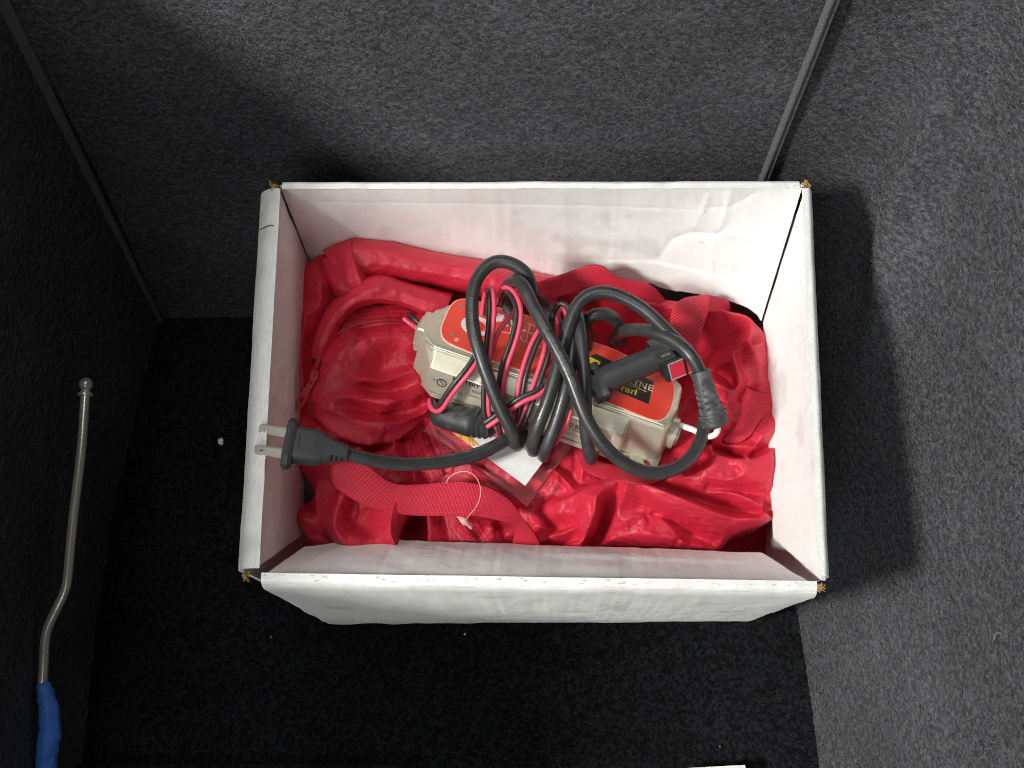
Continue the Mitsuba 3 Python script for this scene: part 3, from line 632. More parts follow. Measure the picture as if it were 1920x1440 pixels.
panel([[(604, 470, 2), (656, 444, 4), (760, 456, 2), (880, 482, 0), (960, 500, -4), (1045, 520, -8)],
       [(608, 474, 18), (660, 449, 22), (760, 462, 19), (880, 487, 16), (960, 505, 11), (1045, 524, 6)],
       [(622, 490, 28), (668, 468, 31), (762, 480, 28), (880, 505, 24), (960, 522, 19), (1045, 542, 12)],
       [(640, 518, 26), (690, 497, 29), (766, 503, 27), (880, 526, 22), (960, 545, 17), (1045, 562, 10)],
       [(655, 540, 14), (700, 522, 19), (770, 524, 18), (880, 545, 13), (960, 562, 8), (1045, 578, 2)],
       [(664, 548, -2), (706, 535, 2), (774, 534, 0), (880, 553, -4), (960, 568, -6), (1045, 584, -10)]], seed=1, wrink=.0004)
panel([[(600, 490, 6), (612, 518, 10), (630, 552, 12), (646, 584, 6)],
       [(606, 487, 20), (618, 512, 25), (636, 545, 26), (654, 578, 16)],
       [(632, 470, 28), (645, 498, 33), (660, 526, 32), (676, 556, 22)],
       [(657, 452, 29), (661, 480, 36), (671, 513, 36), (687, 548, 27)],
       [(663, 454, 18), (670, 485, 22), (684, 516, 22), (698, 542, 10)]], n=90, m=50, seed=2, crisp=.85, wrink=.0004)
panel([[(583, 675, 0), (585, 645, 2), (598, 606, 4), (626, 563, 8), (662, 536, 10), (692, 517, 12), (742, 521, 8), (798, 537, 4), (850, 552, 0)],
       [(589, 672, 17), (590, 644, 21), (603, 610, 26), (631, 568, 30), (667, 541, 33), (696, 523, 33), (740, 527, 30), (795, 542, 26), (846, 557, 20)],
       [(596, 672, 19), (598, 648, 25), (612, 615, 31), (640, 576, 34), (672, 555, 36), (704, 542, 36), (745, 547, 33), (792, 562, 29), (838, 576, 23)],
       [(602, 672, 19), (606, 652, 24), (621, 622, 29), (647, 584, 32), (678, 563, 34), (710, 561, 33), (748, 568, 30), (786, 580, 27), (826, 594, 21)],
       [(606, 674, 16), (613, 658, 18), (630, 630, 20), (652, 592, 18), (681, 572, 17), (711, 569, 16), (748, 576, 14), (786, 588, 12), (826, 602, 8)]], n=160, m=50, seed=3, crisp=.85, wrink=.0004)
panel([[(x, y, z + up) for x, y, z in c] for up, c in (
       (2, [(634, 908, 8), (614, 945, 4), (604, 988, 0), (616, 1016, -4)]),
       (4, [(638, 905, 20), (619, 945, 18), (611, 985, 16), (624, 1012, 11), (634, 1024, 0)]),
       (8, [(654, 898, 22), (636, 945, 26), (628, 986, 28), (648, 1018, 24), (660, 1030, 14)]),
       (8, [(682, 896, 20), (664, 942, 13), (660, 982, 12), (680, 1010, 20), (692, 1034, 15)]),
       (8, [(712, 900, 22), (702, 942, 19), (694, 982, 15), (706, 1008, 19), (724, 1037, 16)]),
       (8, [(745, 910, 23), (738, 948, 27), (732, 982, 29), (736, 1010, 27), (751, 1038, 18)]),
       (5, [(764, 925, 20), (764, 955, 23), (757, 985, 20), (750, 1010, 18), (756, 1039, 10)]),
       (0, [(772, 930, 0), (774, 955, 0), (766, 985, -4), (757, 1010, -6), (760, 1038, -10)]))], n=90, m=110, seed=4, wrink=.0007)
POUCH = [[(592, 700, 16), (603, 668, 18), (625, 640, 19), (660, 616, 19), (720, 608, 16), (785, 614, 9), (812, 640, 3)],
         [(588, 712, 19), (608, 690, 24), (640, 660, 25), (684, 638, 23), (735, 632, 17), (785, 645, 9), (812, 662, 3)],
         [(586, 720, 20), (612, 705, 26), (645, 688, 25), (690, 668, 15), (735, 660, 9), (780, 664, 6), (812, 674, 2)],
         [(585, 727, 21), (614, 716, 26), (650, 706, 23), (684, 700, 14), (710, 698, 7), (738, 692, 5), (776, 682, 5), (812, 684, 1)],
         [(584, 733, 21), (615, 726, 26), (652, 718, 23), (684, 714, 17), (710, 716, 14), (738, 711, 12), (774, 696, 9), (812, 692, 2)],
         [(583, 739, 21), (616, 735, 26), (655, 730, 22), (686, 728, 11), (712, 735, 5), (742, 732, 3), (784, 719, 5), (814, 704, 2)],
         [(583, 745, 21), (617, 745, 27), (664, 746, 27), (697, 751, 26), (732, 753, 24), (764, 748, 20), (800, 733, 13), (816, 722, 8)],
         [(584, 753, 21), (620, 757, 26), (655, 763, 21), (686, 768, 14), (713, 774, 9), (757, 773, 8), (793, 759, 8), (816, 744, 5)],
         [(586, 762, 20), (622, 772, 25), (652, 782, 24), (684, 791, 23), (722, 792, 21), (760, 787, 18), (796, 772, 14), (817, 757, 9)],
         [(588, 772, 18), (620, 786, 21), (658, 804, 19), (706, 816, 16), (748, 807, 13), (788, 786, 11), (816, 764, 7)],
         [(591, 786, 15), (617, 806, 18), (655, 827, 16), (700, 834, 13), (745, 824, 10), (785, 798, 8), (814, 771, 4)],
         [(594, 788, 2), (620, 806, 0), (658, 822, -2), (700, 828, -4), (742, 818, -5), (780, 794, -6), (808, 768, -6)]]
panel([[(c[0][0] - 3, c[0][1] + 2, c[0][2] - 18)] + c for c in POUCH], n=150, m=120, seed=6, wrink=.0008, crisp=.35)
# zips
def zipper(pts, up, label, w=.0036, tape=.016):
    Q0 = np.asarray(pts, float)
    Q0 = cr(Q0, 60)
    Q = bag(Q0[:, 0], Q0[:, 1], up)
    Q = spline(Q, .0006)
    for k in range(2): Q[1:-1] = (Q[:-2] + Q[1:-1] * 2 + Q[2:]) / 4
    z = obj('zipper', tube(Q, .0011, 8), 'm_zipred', bagk, True, label=label)
    t, A, B = frames(Q)
    A = np.tile([0, 0, 1.], (len(Q), 1)); B = np.cross(t, A); B /= np.linalg.norm(B, axis=1, keepdims=True)
    ms = []
    L = np.r_[0, np.cumsum(np.linalg.norm(np.diff(Q, axis=0), axis=1))]
    bx = trimesh.creation.box([.00055, w * .55, .0014])
    for i, s in enumerate(np.arange(0, L[-1], .00085)):
        k = min(len(Q) - 1, np.searchsorted(L, s))
        R = np.stack([t[k], B[k], np.cross(t[k], B[k])], 1)
        ms.append(moved(bx, R, Q[k] + B[k] * (w * .22 * (1 if i % 2 else -1)) + [0, 0, .0007]))
    obj('teeth', cat(ms), 'm_redthread', z, False, kind='stuff')
    st = []
    sb = trimesh.creation.capsule(height=.0016, radius=.00022, count=[5, 6]); sb.apply_transform(trimesh.transformations.rotation_matrix(np.pi / 2, [0, 1, 0]))
    for off in (-tape * .5, -tape * .32, tape * .32, tape * .5):
        C = Q + B * off; C[:, 2] = _zi(C[:, :2]) + .0004
        l = np.r_[0, np.cumsum(np.linalg.norm(np.diff(C, axis=0), axis=1))]
        for s in np.arange(0, l[-1] - .002, .0027):
            k = min(len(C) - 2, np.searchsorted(l, s + .001))
            tt = C[k + 1] - C[k - 1]; tt /= np.linalg.norm(tt)
            st.append(moved(sb, basis(tt, [0, 0, 1]), C[k]))
    obj('stitching', cat(st), 'm_redthread', z, True, kind='stuff')
    return z
z1 = zipper([(592, 725), (594, 692), (608, 655), (640, 622), (680, 606), (725, 600), (775, 602)], .0012, 'curved zip on the round end of the bag')
zipper([(858, 968), (880, 1000), (906, 1036)], .0010, 'straight zip at the front of the bag')
zipper([(790, 800), (806, 840), (830, 890)], .0010, 'zip running under the clear pocket')
# zip slider and its pull
def slider(parent):
    o = at(590, 706, .1945)
    R = basis(bag(596, 690, .002) - o, [0, 0, 1])
    obj('slider', moved(tm(rbox(-.004, .004, -.0026, .0026, -.0008, .0022, .0008) + rbox(-.002, .002, -.001, .001, .002, .0038, .0007)), R, o), 'm_zipred', parent)
    a, b_ = at(588, 711, .197), at(556, 765, .189)
    R = basis(b_ - a, [0.2, 0, 1]); L = np.linalg.norm(b_ - a)
    ring = Polygon([(0, -.0013), (L * .3, -.0014), (L * .6, -.0022), (L * .95, -.0024), (L, -.0014), (L, .0014), (L * .95, .0024), (L * .6, .0022), (L * .3, .0014), (0, .0013)]).buffer(.0004)
    ring = ring.difference(sbox(L * .62, -.0011, L * .92, .0011).buffer(.0003)).difference(sbox(.001, -.0005, L * .2, .0005))
    obj('pull', moved(ext(ring, -.0006, .0006), R, a), 'm_zipred', parent, 40, label='flat red zip pull hanging against the left flap')
slider(z1)

# ------------------------------------------------------------------ clear pocket with the paper card
CZ = .1925
cardp = at(np.array([822, 985, 1075, 905]), np.array([792, 911, 838, 720]), CZ)
co, cx_ = cardp[1], cardp[0] - cardp[1]
cR = basis(cx_, [0, -.05, 1]); 
ln_, wd_ = np.linalg.norm(cx_), .062
ck = obj('paper_card', moved(ext(sbox(0, -wd_, ln_, 0), 0, .0004), cR, co), 'm_paper', None, False, 'white paper card in the clear pocket under the charger', 'paper card')
obj('picture', moved(ext(Polygon([(ln_ + .0002, 0), (ln_ - .006, 0), (ln_ - .014, 0), (ln_ - .026, 0), (ln_ - .030, -.0035), (ln_ - .020, -.005), (ln_ - .016, -.0035), (ln_ - .010, -.006), (ln_ + .0002, -.004)]), .0005, .0008), cR, co), 'm_orange', ck, False, label='orange printed edge of the white card')
pk = obj('clear_pocket', moved(ext(sbox(-.0085, -wd_ - .004, ln_ + .004, .0095), .0012, .0013), cR, co), 'm_film', bagk, False, label='clear plastic pocket holding the white card')
obj('edging', moved(cat([ext(sbox(-.0085, .0084, ln_ + .004, .0098), -.0004, .0016), ext(sbox(-.0088, -wd_, -.0076, .0098), -.0002, .0018)]), cR, co), 'm_vinyl', pk, False)

# ------------------------------------------------------------------ battery charger
ch = thing('battery_charger', 'champagne metallic battery charger with red label, wrapped in its black cord and red leads', 'battery charger')
def ploc(px, py, z):
    """charger coordinates of the pixel's point on the plane at height z above the top face"""
    n = CF[:, 2]; p0 = CO + CF @ np.array([0, 0, z])
    return ((on_plane(px, py, n, n @ p0)) - CO) @ CF
def cput(mesh): return moved(mesh, CF, CO)
h2 = CW / 2
top = [(.012, h2), (CL - .010, h2), (CL + .001, h2 - .010), (CL + .002, -.006), (CL - .001, -h2), (.010, -h2), (-.001, -h2 + .009), (-.002, .008)]
def loft_hull(levels):
    s = []
    for poly, z in levels: s += [(x, y, z) for x, y in np.asarray(Polygon(poly[0]).buffer(-poly[1]).buffer(poly[2] if len(poly) > 2 else 0, quad_segs=5).exterior.coords)]
    return hull(s)
body = loft_hull([((top, .0075, .0045), 0.0), ((top, .0055, .0042), -.0006), ((top, .004, .0036), -.0025), ((top, .003, .003), -.0050), ((top, .0026, .0040), -.0290)])
blk = lambda x0, x1, y0, y1, zt, zb: None
def shoulder(sign):
    pl = [(.002, -.0200), (.0120, -.0335), (.137, -.0335), (.1385, -.0320), (.1385, -.0200)]
    up = [(.0030, -.0200), (.0125, -.0262), (.1365, -.0262), (.1380, -.0252), (.1380, -.0200)]
    pts = [(x, sign * -y, -.0035) for x, y in np.asarray(Polygon(up).buffer(-.0010).buffer(.001, quad_segs=4).exterior.coords)]
    pts += [(x, sign * -y, -.0045) for x, y in np.asarray(Polygon(up).buffer(.0002, quad_segs=4).exterior.coords)]
    pts += [(x, sign * -y, -.0105) for x, y in np.asarray(Polygon(pl).buffer(-.0025).buffer(.0022, quad_segs=5).exterior.coords)]
    pts += [(x, sign * -y, -.0118) for x, y in np.asarray(Polygon(pl).buffer(-.0025).buffer(.0025, quad_segs=5).exterior.coords)]
    pts += [(x, sign * -y, -.0290) for x, y in np.asarray(Polygon(pl).buffer(-.0025).buffer(.0028, quad_segs=5).exterior.coords)]
    return hull(pts)
body = body + shoulder(-1) + shoulder(1)
# recess at the right end of the front block
body = body - m3.Manifold.hull_points(np.array([(.112, -.0345, -.014), (.1335, -.0345, -.014), (.1335, -.0345, -.0285), (.118, -.0345, -.0285), (.1150, -.0322, -.016), (.1310, -.0322, -.016), (.1310, -.0322, -.0270), (.1190, -.0322, -.0270)]))
obj('body', cput(tm(body)), 'm_shell', ch, 28, label='champagne metallic upper shell of the charger')
base = hull([(x, y, z) for x, y in [(.007, -.027), (.016, -.0345), (.139, -.0345), (.146, -.026), (.152, .030), (.146, .0345), (.010, .0345), (.002, .027)] for z in (-.0295, -.0328)] + [(x, y, -.0345) for x, y in [(.009, -.026), (.018, -.0325), (.137, -.0325), (.144, -.026), (.150, .028), (.144, .0325), (.012, .0325), (.002, .026)]])
obj('base', cput(tm(base)), 'm_shell', ch, 28)
tabc = ploc(1222, 862, -.029)
tabc = [tabc[0] - .002, -.0308]
tab = Polygon([(tabc[0] - .014, -.022), (tabc[0] + .006, -.022), (tabc[0] + .005, tabc[1] - .002), (tabc[0] + .001, tabc[1] - .0052), (tabc[0] - .006, tabc[1] - .0040)]).buffer(.0012).difference(Point(tabc[0], tabc[1]).buffer(.0026))
obj('mounting_tab', cput(ext(tab, -.0318, -.0286)), 'm_shell', ch, 28)
lipm = cat([tube(np.array([(-.0005, -.012, -.0055), (.0035, -h2 + .0045, -.0030), (.010, -h2 + .0005, -.0018), (.02, -h2 + .0003, -.0016), (.08, -h2 + .0003, -.0016), (CL - .006, -h2 + .0003, -.0016), (CL - .001, -h2 + .003, -.0022)]), .0007, 8)])
obj('rim', cput(lipm), 'm_shell', ch, True)
fl1 = rbox(-.0065, .001, -.0105, .0095, -.0235, -.0035, .002) + rbox(-.0075, -.004, -.0085, .0075, -.0215, -.0055, .0018)
obj('end_flange', cput(tm(fl1)), 'm_shell', ch, 28)
c2 = m3.Manifold.cylinder(.0055, .0105, .0098, 36).rotate([0, 90, 0]).translate([CL - .0005, -.0125, -.0150])
c2 = c2 + m3.Manifold.cylinder(.003, .0075, .0070, 36).rotate([0, 90, 0]).translate([CL + .004, -.0125, -.0150])
obj('end_flange', cput(tm(c2)), 'm_shell', ch, 28)
# label
lab = [(828, 615), (831, 632), (843, 643), (863, 652), (890, 663), (1000, 702), (1134, 752), (1180, 770), (1222, 786), (1238, 787), (1249, 779), (1258, 762), (1263, 735), (1261, 716), (1252, 704), (1230, 695), (1177, 669), (1145, 654), (1100, 638), (1040, 612), (978, 589), (932, 577), (903, 568), (877, 562), (860, 563), (847, 573), (836, 594)]
lp = np.array([ploc(x, y, .0004)[:2] for x, y in lab])
lp = spline(np.vstack([lp, lp[:1]]), n=160)
lpoly = Polygon(lp).buffer(0)
def lab_mesh(poly, z0, z1): return cput(ext(poly, z0, z1))
obj('label', lab_mesh(lpoly.buffer(.0008), .0001, .0004), 'm_print_pale', ch, False, label='pale outline of the red label')
lk = obj('label', lab_mesh(lpoly, .00045, .0007), 'm_label', ch, False, label='glossy red label on top of the charger')
LZ = .0007
def mark(name, poly, mat, z=LZ, parent=lk, th=.00012, label=None): return obj(name, lab_mesh(poly, z + .00005, z + .00005 + th), mat, parent, False, label=label)
def lpt(x, y): return tuple(ploc(x, y, LZ)[:2])
def ring(px, py, r0, r1): c = Point(lpt(px, py)); return c.buffer(r1, 24).difference(c.buffer(r0, 24))
def line(pts, w): return LineString([lpt(*p) for p in pts]).buffer(w / 2, cap_style=2)
mark('ring_mark', ring(893, 611, .0066, .0097), 'm_print_white', label='white ring printed round the mode button')
mark('ring_mark', ring(893, 611, .0058, .0061), 'm_print_white')
mark('indicator', Point(lpt(865, 573)).buffer(.0013), 'm_print_grey'); mark('indicator', Point(lpt(847, 627)).buffer(.0014), 'm_print_grey')
def ltext(name, s, px, py, h, mat, bold=False, parent=lk, ang=0, z=LZ, label=None, org='c'):
    m = meshkit.text_mesh(s, h, .00012, bold)
    c = m.bounds.mean(0) if org == 'c' else np.array([m.bounds[0][0], 0, 0])
    m.apply_translation([-c[0], -c[1] if org == 'c' else 0, z + .00006])
    m.apply_transform(trimesh.transformations.rotation_matrix(math.radians(ang), [0, 0, 1]))
    q = ploc(px, py, z); m.apply_translation([q[0], q[1], 0])
    return obj(name, cput(m), mat, parent, False, label=label)
for (x, y, s) in ((856, 637, '1'), (878, 573, '2'), (950, 609, '3'), (983, 620, '4'), (999, 626, '5')):
    mark('number_mark', ring(x, y, .0011, .00145), 'm_print_white'); ltext('number_mark', s, x, y, .0015, 'm_print_white')
mark('lamp_symbol', Polygon([lpt(933, 587), lpt(945, 592), lpt(943, 602), lpt(929, 604), lpt(930, 596)]), 'm_print_white')
for pts in ([(938, 622), (957, 625), (958, 614)], [(976, 617), (979, 603), (1010, 615)], [(994, 608), (986, 642)], [(974, 628), (978, 637), (992, 645), (1005, 646)], [(1007, 649), (1024, 655), (1020, 640)], [(960, 612), (978, 619)], [(988, 622), (995, 625)]):
    mark('diagram_line', line(pts, .0006), 'm_print_pale')
badge = [lpt(1117, 663), lpt(1225, 716), lpt(1216, 758), lpt(1150, 730), lpt(1104, 706), lpt(1098, 672)]
bk = mark('badge', Polygon(badge), 'm_print_black', label='black badge with lettering on the red label')
mark('shield', Polygon([lpt(1096, 665), lpt(1126, 679), lpt(1124, 685), lpt(1117, 683), lpt(1113, 682), lpt(1107, 683), lpt(1096, 682)]), 'm_print_yellow', LZ + .0002)
dirx = np.degrees(np.arctan2(*(np.array(lpt(1214, 727)) - lpt(1165, 711))[::-1]))
ltext('badge_text', 'GENUINE', 1176, 713, .0056, 'm_print_pale', ang=dirx, z=LZ + .0002)
ltext('badge_text', 'Ferrari', 1165, 727, .0048, 'm_print_yellow', True, ang=dirx, z=LZ + .0002)
mark('badge_line', line([(1150, 711), (1212, 735)], .0005), 'm_print_gold', LZ + .0002)
# scuffs near the label ends
r0 = np.random.default_rng(5); sc = []
for i in range(70):
    x, y = (r0.uniform(1262, 1282), r0.uniform(700, 790)) if i < 40 else (r0.uniform(825, 850), r0.uniform(562, 615))
    q = ploc(x, y, 0)[:2]
    if Polygon(top).buffer(-.0065).contains(Point(q)) and not lpoly.buffer(.001).contains(Point(q)):
        sc.append(ext(Point(q).buffer(r0.uniform(.0002, .0005), 4), .00005, .00012))
if sc: obj('scuffs', cput(cat(sc)), 'm_grime', ch, False, kind='stuff')
# lettering on the front panel (plane y = -.0336), x along, z up
def ptext(s, px, py, h, bold=False, mat='m_print_dark'):
    m = meshkit.text_mesh(s, h, .00010, bold)
    n = CF[:, 1]; p0 = CO + CF @ np.array([0, -.0338, 0])
    q = (on_plane(px, py, n, n @ p0) - CO) @ CF
    v = np.asarray(m.vertices) - [m.bounds[0][0], 0, 0]
    V = np.stack([q[0] + v[:, 0], -.0338 - v[:, 2], q[2] + v[:, 1]], 1)
    return obj('lettering', cput(trimesh.Trimesh(V, m.faces, process=False)), mat, ch, False)
ptext('BATTERY', 849, 712, .0028, True, 'm_print_black'); ptext('READ IN', 885, 735, .0019); ptext('Input 120', 880, 742, .0016)
ptext('cUL', 858, 738, .0014, True)
ptext('D BATT', 1067, 799, .0027, True, 'm_print_black'); ptext('N MANUAL', 1066, 805, .0018); ptext('DC 14.4', 1062, 813, .0018); ptext('YEAR', 1055, 822, .0017)
n_ = CF[:, 1]; p0 = CO + CF @ np.array([0, -.0338, 0]); q = (on_plane(828, 718, n_, n_ @ p0) - CO) @ CF
oval = affinity.scale(Point(0, 0).buffer(1, 24), .0033, .0031).difference(affinity.scale(Point(0, 0).buffer(1, 24), .0027, .0025))
m = ext(oval, 0, .0001); v = np.asarray(m.vertices)
obj('approval_mark', cput(trimesh.Trimesh(np.stack([q[0] + v[:, 0], -.0338 - v[:, 2], q[2] + v[:, 1]], 1), m.faces, process=False)), 'm_print_black', ch, False)
ptext('U', 824, 716, .0020, True, 'm_print_black'); ptext('L', 829, 721, .0020, True, 'm_print_black'); ptext('®', 812, 713, .0012, True, 'm_print_black')

# ------------------------------------------------------------------ black mains cord
RC = .0041
def cput_path(pts): return polyz(pts)
cord_pts = [(648, 850, .246), (700, 863, .240), (760, 870, .232), (820, 867, .226), (880, 856, .220), (930, 836, .213), (975, 800, .203), (990, 740, .196), (975, 640, .196), (950, 560, .208), (955, 533, .236), (974, 528, .259),
            (1000, 575, .266), (1027, 625, .268), (1057, 680, .267), (1080, 735, .263), (1100, 785, .257), (1128, 830, .248), (1170, 868, .236), (1227, 887, .226), (1284, 868, .219), (1314, 825, .214), (1322, 780, .213), (1316, 725, .222), (1296, 668, .246),
            (1268, 638, .254), (1230, 600, .260), (1185, 566, .262), (1130, 548, .264), (1092, 562, .262), (1070, 600, .258), (1052, 660, .254), (1034, 730, .247), (1012, 790, .236), (1000, 826, .222), (1000, 845, .205), (1008, 820, .193), (1035, 720, .190), (1060, 640, .200), (1078, 592, .222),
            (1084, 598, .247), (1090, 650, .252), (1096, 720, .250), (1098, 790, .238), (1103, 835, .223), (1108, 860, .206), (1104, 835, .190), (1080, 740, .186), (1060, 640, .192), (1020, 570, .206), (1000, 555, .238),
            (990, 520, .250), (965, 497, .256), (930, 491, .258), (900, 514, .259), (886, 556, .260), (888, 620, .260), (905, 680, .257), (925, 735, .248), (945, 780, .238), (962, 815, .226), (968, 835, .210), (980, 810, .192), (1010, 720, .188), (1045, 640, .200), (1072, 600, .226),
            (1076, 615, .243), (1070, 680, .246), (1056, 750, .240), (1036, 810, .226), (1022, 845, .213), (1020, 855, .200), (1032, 830, .188), (1075, 720, .184), (1100, 640, .200), (1098, 610, .226), (1112, 592, .238), (1138, 590, .232), (1156, 604, .214), (1164, 622, .196), (1166, 640, .180)]
cord2 = [(1150, 640, .178), (1164, 624, .205), (1184, 618, .228), (1222, 622, .250),
            (1266, 641, .262), (1297, 670, .266), (1312, 697, .260)]
cord_pts = np.array(cord_pts); cord_pts[4:, 2] = zc(cord_pts[4:, 2]); cord_pts[:4, 2] = [.246, .239, .229, .221]
cQ = spline(polyz(cord_pts), .0016)
cord2 = np.array(cord2); cord2[:, 2] = zc(cord2[:, 2])
cord = obj('mains_cord', tube(cQ, RC, 16, wob=.05), 'm_cable', ch, True, label='thick black cord wound round the charger')
obj('mains_cord', tube(spline(polyz(cord2), .0016), RC, 16, wob=.05), 'm_cable', ch, True, label='end of the black cord running into the strain relief')
# strain relief at the cord's end
sr0, sr1 = at(1313, 698, zc(.260)), at(1343, 800, .226)
SL = np.linalg.norm(sr1 - sr0); SR = basis(sr1 - sr0, [0, 0, 1])
prof = []
for x, rr in [(0, .0050), (.0005, .0062)]: prof.append((rr, x))
rel = m3.Manifold.cylinder(SL * .93, .0056, .0076, 32).rotate([0, 90, 0])
for k in range(5):
    x = .0045 + k * .0038
    c = m3.Manifold.cube([.0018, .030, .0062], True)
    for sgn in (1, -1):
        rel = rel - m3.Manifold.cube([.0017, .0058, .03], True).translate([x, sgn * .0079, 0]) - m3.Manifold.cube([.0017, .03, .0058], True).translate([x + .0019, 0, sgn * .0083])
rel = rel + m3.Manifold.cylinder(.0016, .0062, .0062, 32).rotate([0, 90, 0]).translate([-.0008, 0, 0]) + m3.Manifold.cylinder(.0016, .0084, .0084, 32).rotate([0, 90, 0]).translate([SL * .74, 0, 0])
srk = obj('strain_relief', moved(tm(rel), SR, sr0), 'm_relief', ch, 30, label='ribbed grey-black strain relief with a torn end')
xs = np.linspace(SL * .76, SL, 16); th = np.arange(28) * 2 * np.pi / 28
rr = .0076 + .0010 * np.sin(xs * 2600)[:, None] + .0011 * (meshkit.fbm(np.stack(np.broadcast_arrays(xs[:, None] * 700, np.cos(th)[None] * 3, np.sin(th)[None] * 3), -1), 3, 4) - .5) * 2
rr[-1] *= .72; rr[-2] *= .93
V = np.stack([np.broadcast_to(xs[:, None], rr.shape), rr * np.cos(th), rr * np.sin(th)], -1)
V = np.concatenate([V, V[:, :1]], 1); V = np.concatenate([V, np.broadcast_to(V[-1:].mean(1, keepdims=True), V[-1:].shape)], 0)
obj('torn_end', moved(grid_mesh(V), SR, sr0), 'm_relief', srk, True)
obj('white_wire', tube(spline(polyz([(1268, 795, .199), (1292, 803, .204), (1306, 809, .207), (1318, 817, .209), (1332, 818, .212), (1343, 812, .217), (1346, 800, .222)]), .0008), .0019, 12), 'm_whitewire', ch, True, label='bare white inner wire between cord and charger')

# cord print: small pale letters along the cord
def cord_text(s, i0, h, th0, mat='m_print_grey', rev=False):
    m = meshkit.text_mesh(s, h, .00005)
    v = np.asarray(m.vertices); tq, A, B = frames(cQ)
    L = np.r_[0, np.cumsum(np.linalg.norm(np.diff(cQ, axis=0), axis=1))]
    s0 = L[i0] + v[:, 0]
    c = np.stack([np.interp(s0, L, cQ[:, k]) for k in range(3)], 1)
    tt = np.stack([np.interp(s0, L, tq[:, k]) for k in range(3)], 1)
    up = (EYE - c) * 0 + np.array([-.25, -.2, 1.]); up = up - tt * (up * tt).sum(1, keepdims=True); up /= np.linalg.norm(up, axis=1, keepdims=True)
    sd = np.cross(up, tt)
    a = th0 + (v[:, 1] - h / 2) / RC
    V = c + (RC * 1.012 + v[:, 2])[:, None] * (np.cos(a)[:, None] * up + np.sin(a)[:, None] * sd)
    obj('print', trimesh.Trimesh(V, m.faces, process=False), mat, cord, False)
def near_i(px, py):
    x, y = pix(cQ); d = np.hypot(x - px, y - py); return d
d = near_i(1004, 585); i1 = int(np.argmin(np.where(cQ[:, 2] > .236, d, 1e9)))
cord_text('COROMERT  AWM 18  VW-1 300V  TION', i1, .0019, .35, 'm_cordprint')
d = near_i(886, 560); i2 = int(np.argmin(np.where(cQ[:, 2] > .236, d, 1e9)))
cord_text('105C 300V AWG 3/18 E2', i2, .0021, .2, 'm_cordprint')

# ------------------------------------------------------------------ two-core red and black leads
RL = .00152
def twin(pts, lab=None, up=(0, 0, 1), gap=1.0, flip=1, twist=None):
    pts = np.array(pts); pts[:, 2] = zc(pts[:, 2])
    Q = spline(polyz(pts), .0012)
    t = np.gradient(Q, axis=0); t /= np.linalg.norm(t, axis=1, keepdims=True)
    view = EYE - Q; view /= np.linalg.norm(view, axis=1, keepdims=True)
    sd = np.cross(t, view); sd /= np.linalg.norm(sd, axis=1, keepdims=True) + 1e-9
    for i in range(1, len(sd)):
        if sd[i] @ sd[i - 1] < 0: sd[i] *= -1
    if twist is not None:
        a = np.radians(np.interp(np.linspace(0, 1, len(Q)), np.linspace(0, 1, len(twist)), twist))[:, None]
        sd = sd * np.cos(a) + view * np.sin(a)
    k = RL * .98 * gap * flip
    obj('red_lead', tube(Q + sd * k, RL, 10), 'm_leadred', ch, True)
    obj('black_lead', tube(Q - sd * k, RL, 10), 'm_leadblack', ch, True)
twin([(908, 590, .205), (914, 552, .232), (920, 548, .248), (922, 580, .250), (919, 620, .247), (914, 670, .243), (912, 710, .238), (911, 750, .228), (915, 785, .216), (930, 806, .203)], flip=-1)
twin([(935, 570, .215), (945, 545, .235), (958, 548, .247), (971, 575, .252), (970, 610, .250), (959, 650, .245), (945, 690, .239), (938, 730, .232), (936, 775, .220), (944, 815, .205)], flip=-1)
twin([(1040, 640, .215), (1042, 590, .238), (1052, 574, .244), (1062, 580, .246), (1066, 600, .246), (1052, 650, .244)], flip=1)
twin([(1022, 590, .236), (1020, 610, .244), (1004, 640, .243), (990, 675, .241), (980, 710, .237), (974, 745, .229), (966, 790, .216), (962, 820, .200)], flip=1)
twin([(1030, 610, .230), (1027, 650, .242), (1016, 690, .239), (1002, 730, .233), (988, 770, .222), (970, 806, .210), (955, 822, .198)], flip=1, gap=1.02)
twin([(905, 655, .240), (893, 672, .243), (878, 694, .241), (855, 722, .234), (835, 750, .222), (822, 766, .211), (812, 762, .203), (810, 750, .198)], flip=-1)
twin([(1020, 726, .238), (1005, 738, .239), (985, 746, .238), (965, 758, .234), (945, 772, .228), (928, 785, .222), (912, 796, .218)], flip=-1)
obj('red_lead', tube(spline(polyz([(1070, 770, .222), (1064, 790, .219), (1052, 812, .211), (1042, 832, .198)]), .0012), RL, 10), 'm_leadred', ch, True)
obj('red_lead', tube(spline(polyz([(968, 575, .214), (955, 596, .220), (942, 612, .222), (930, 632, .222), (925, 655, .222)]), .0012), RL, 10), 'm_leadred', ch, True)
obj('red_lead', tube(spline(polyz([(758, 598, .199), (768, 606, .199), (780, 614, .198)]), .0012), RL, 10), 'm_leadred', ch, True, label='red lead stub at the left end of the charger')
obj('black_lead', tube(spline(polyz([(768, 590, .195), (776, 598, .196), (786, 606, .196)]), .0012), RL, 10), 'm_leadblack', ch, True)
obj('red_lead', tube(spline(polyz([(927, 800, .205), (932, 815, .200), (937, 830, .194)]), .0012), RL, 10), 'm_leadred', ch, True)

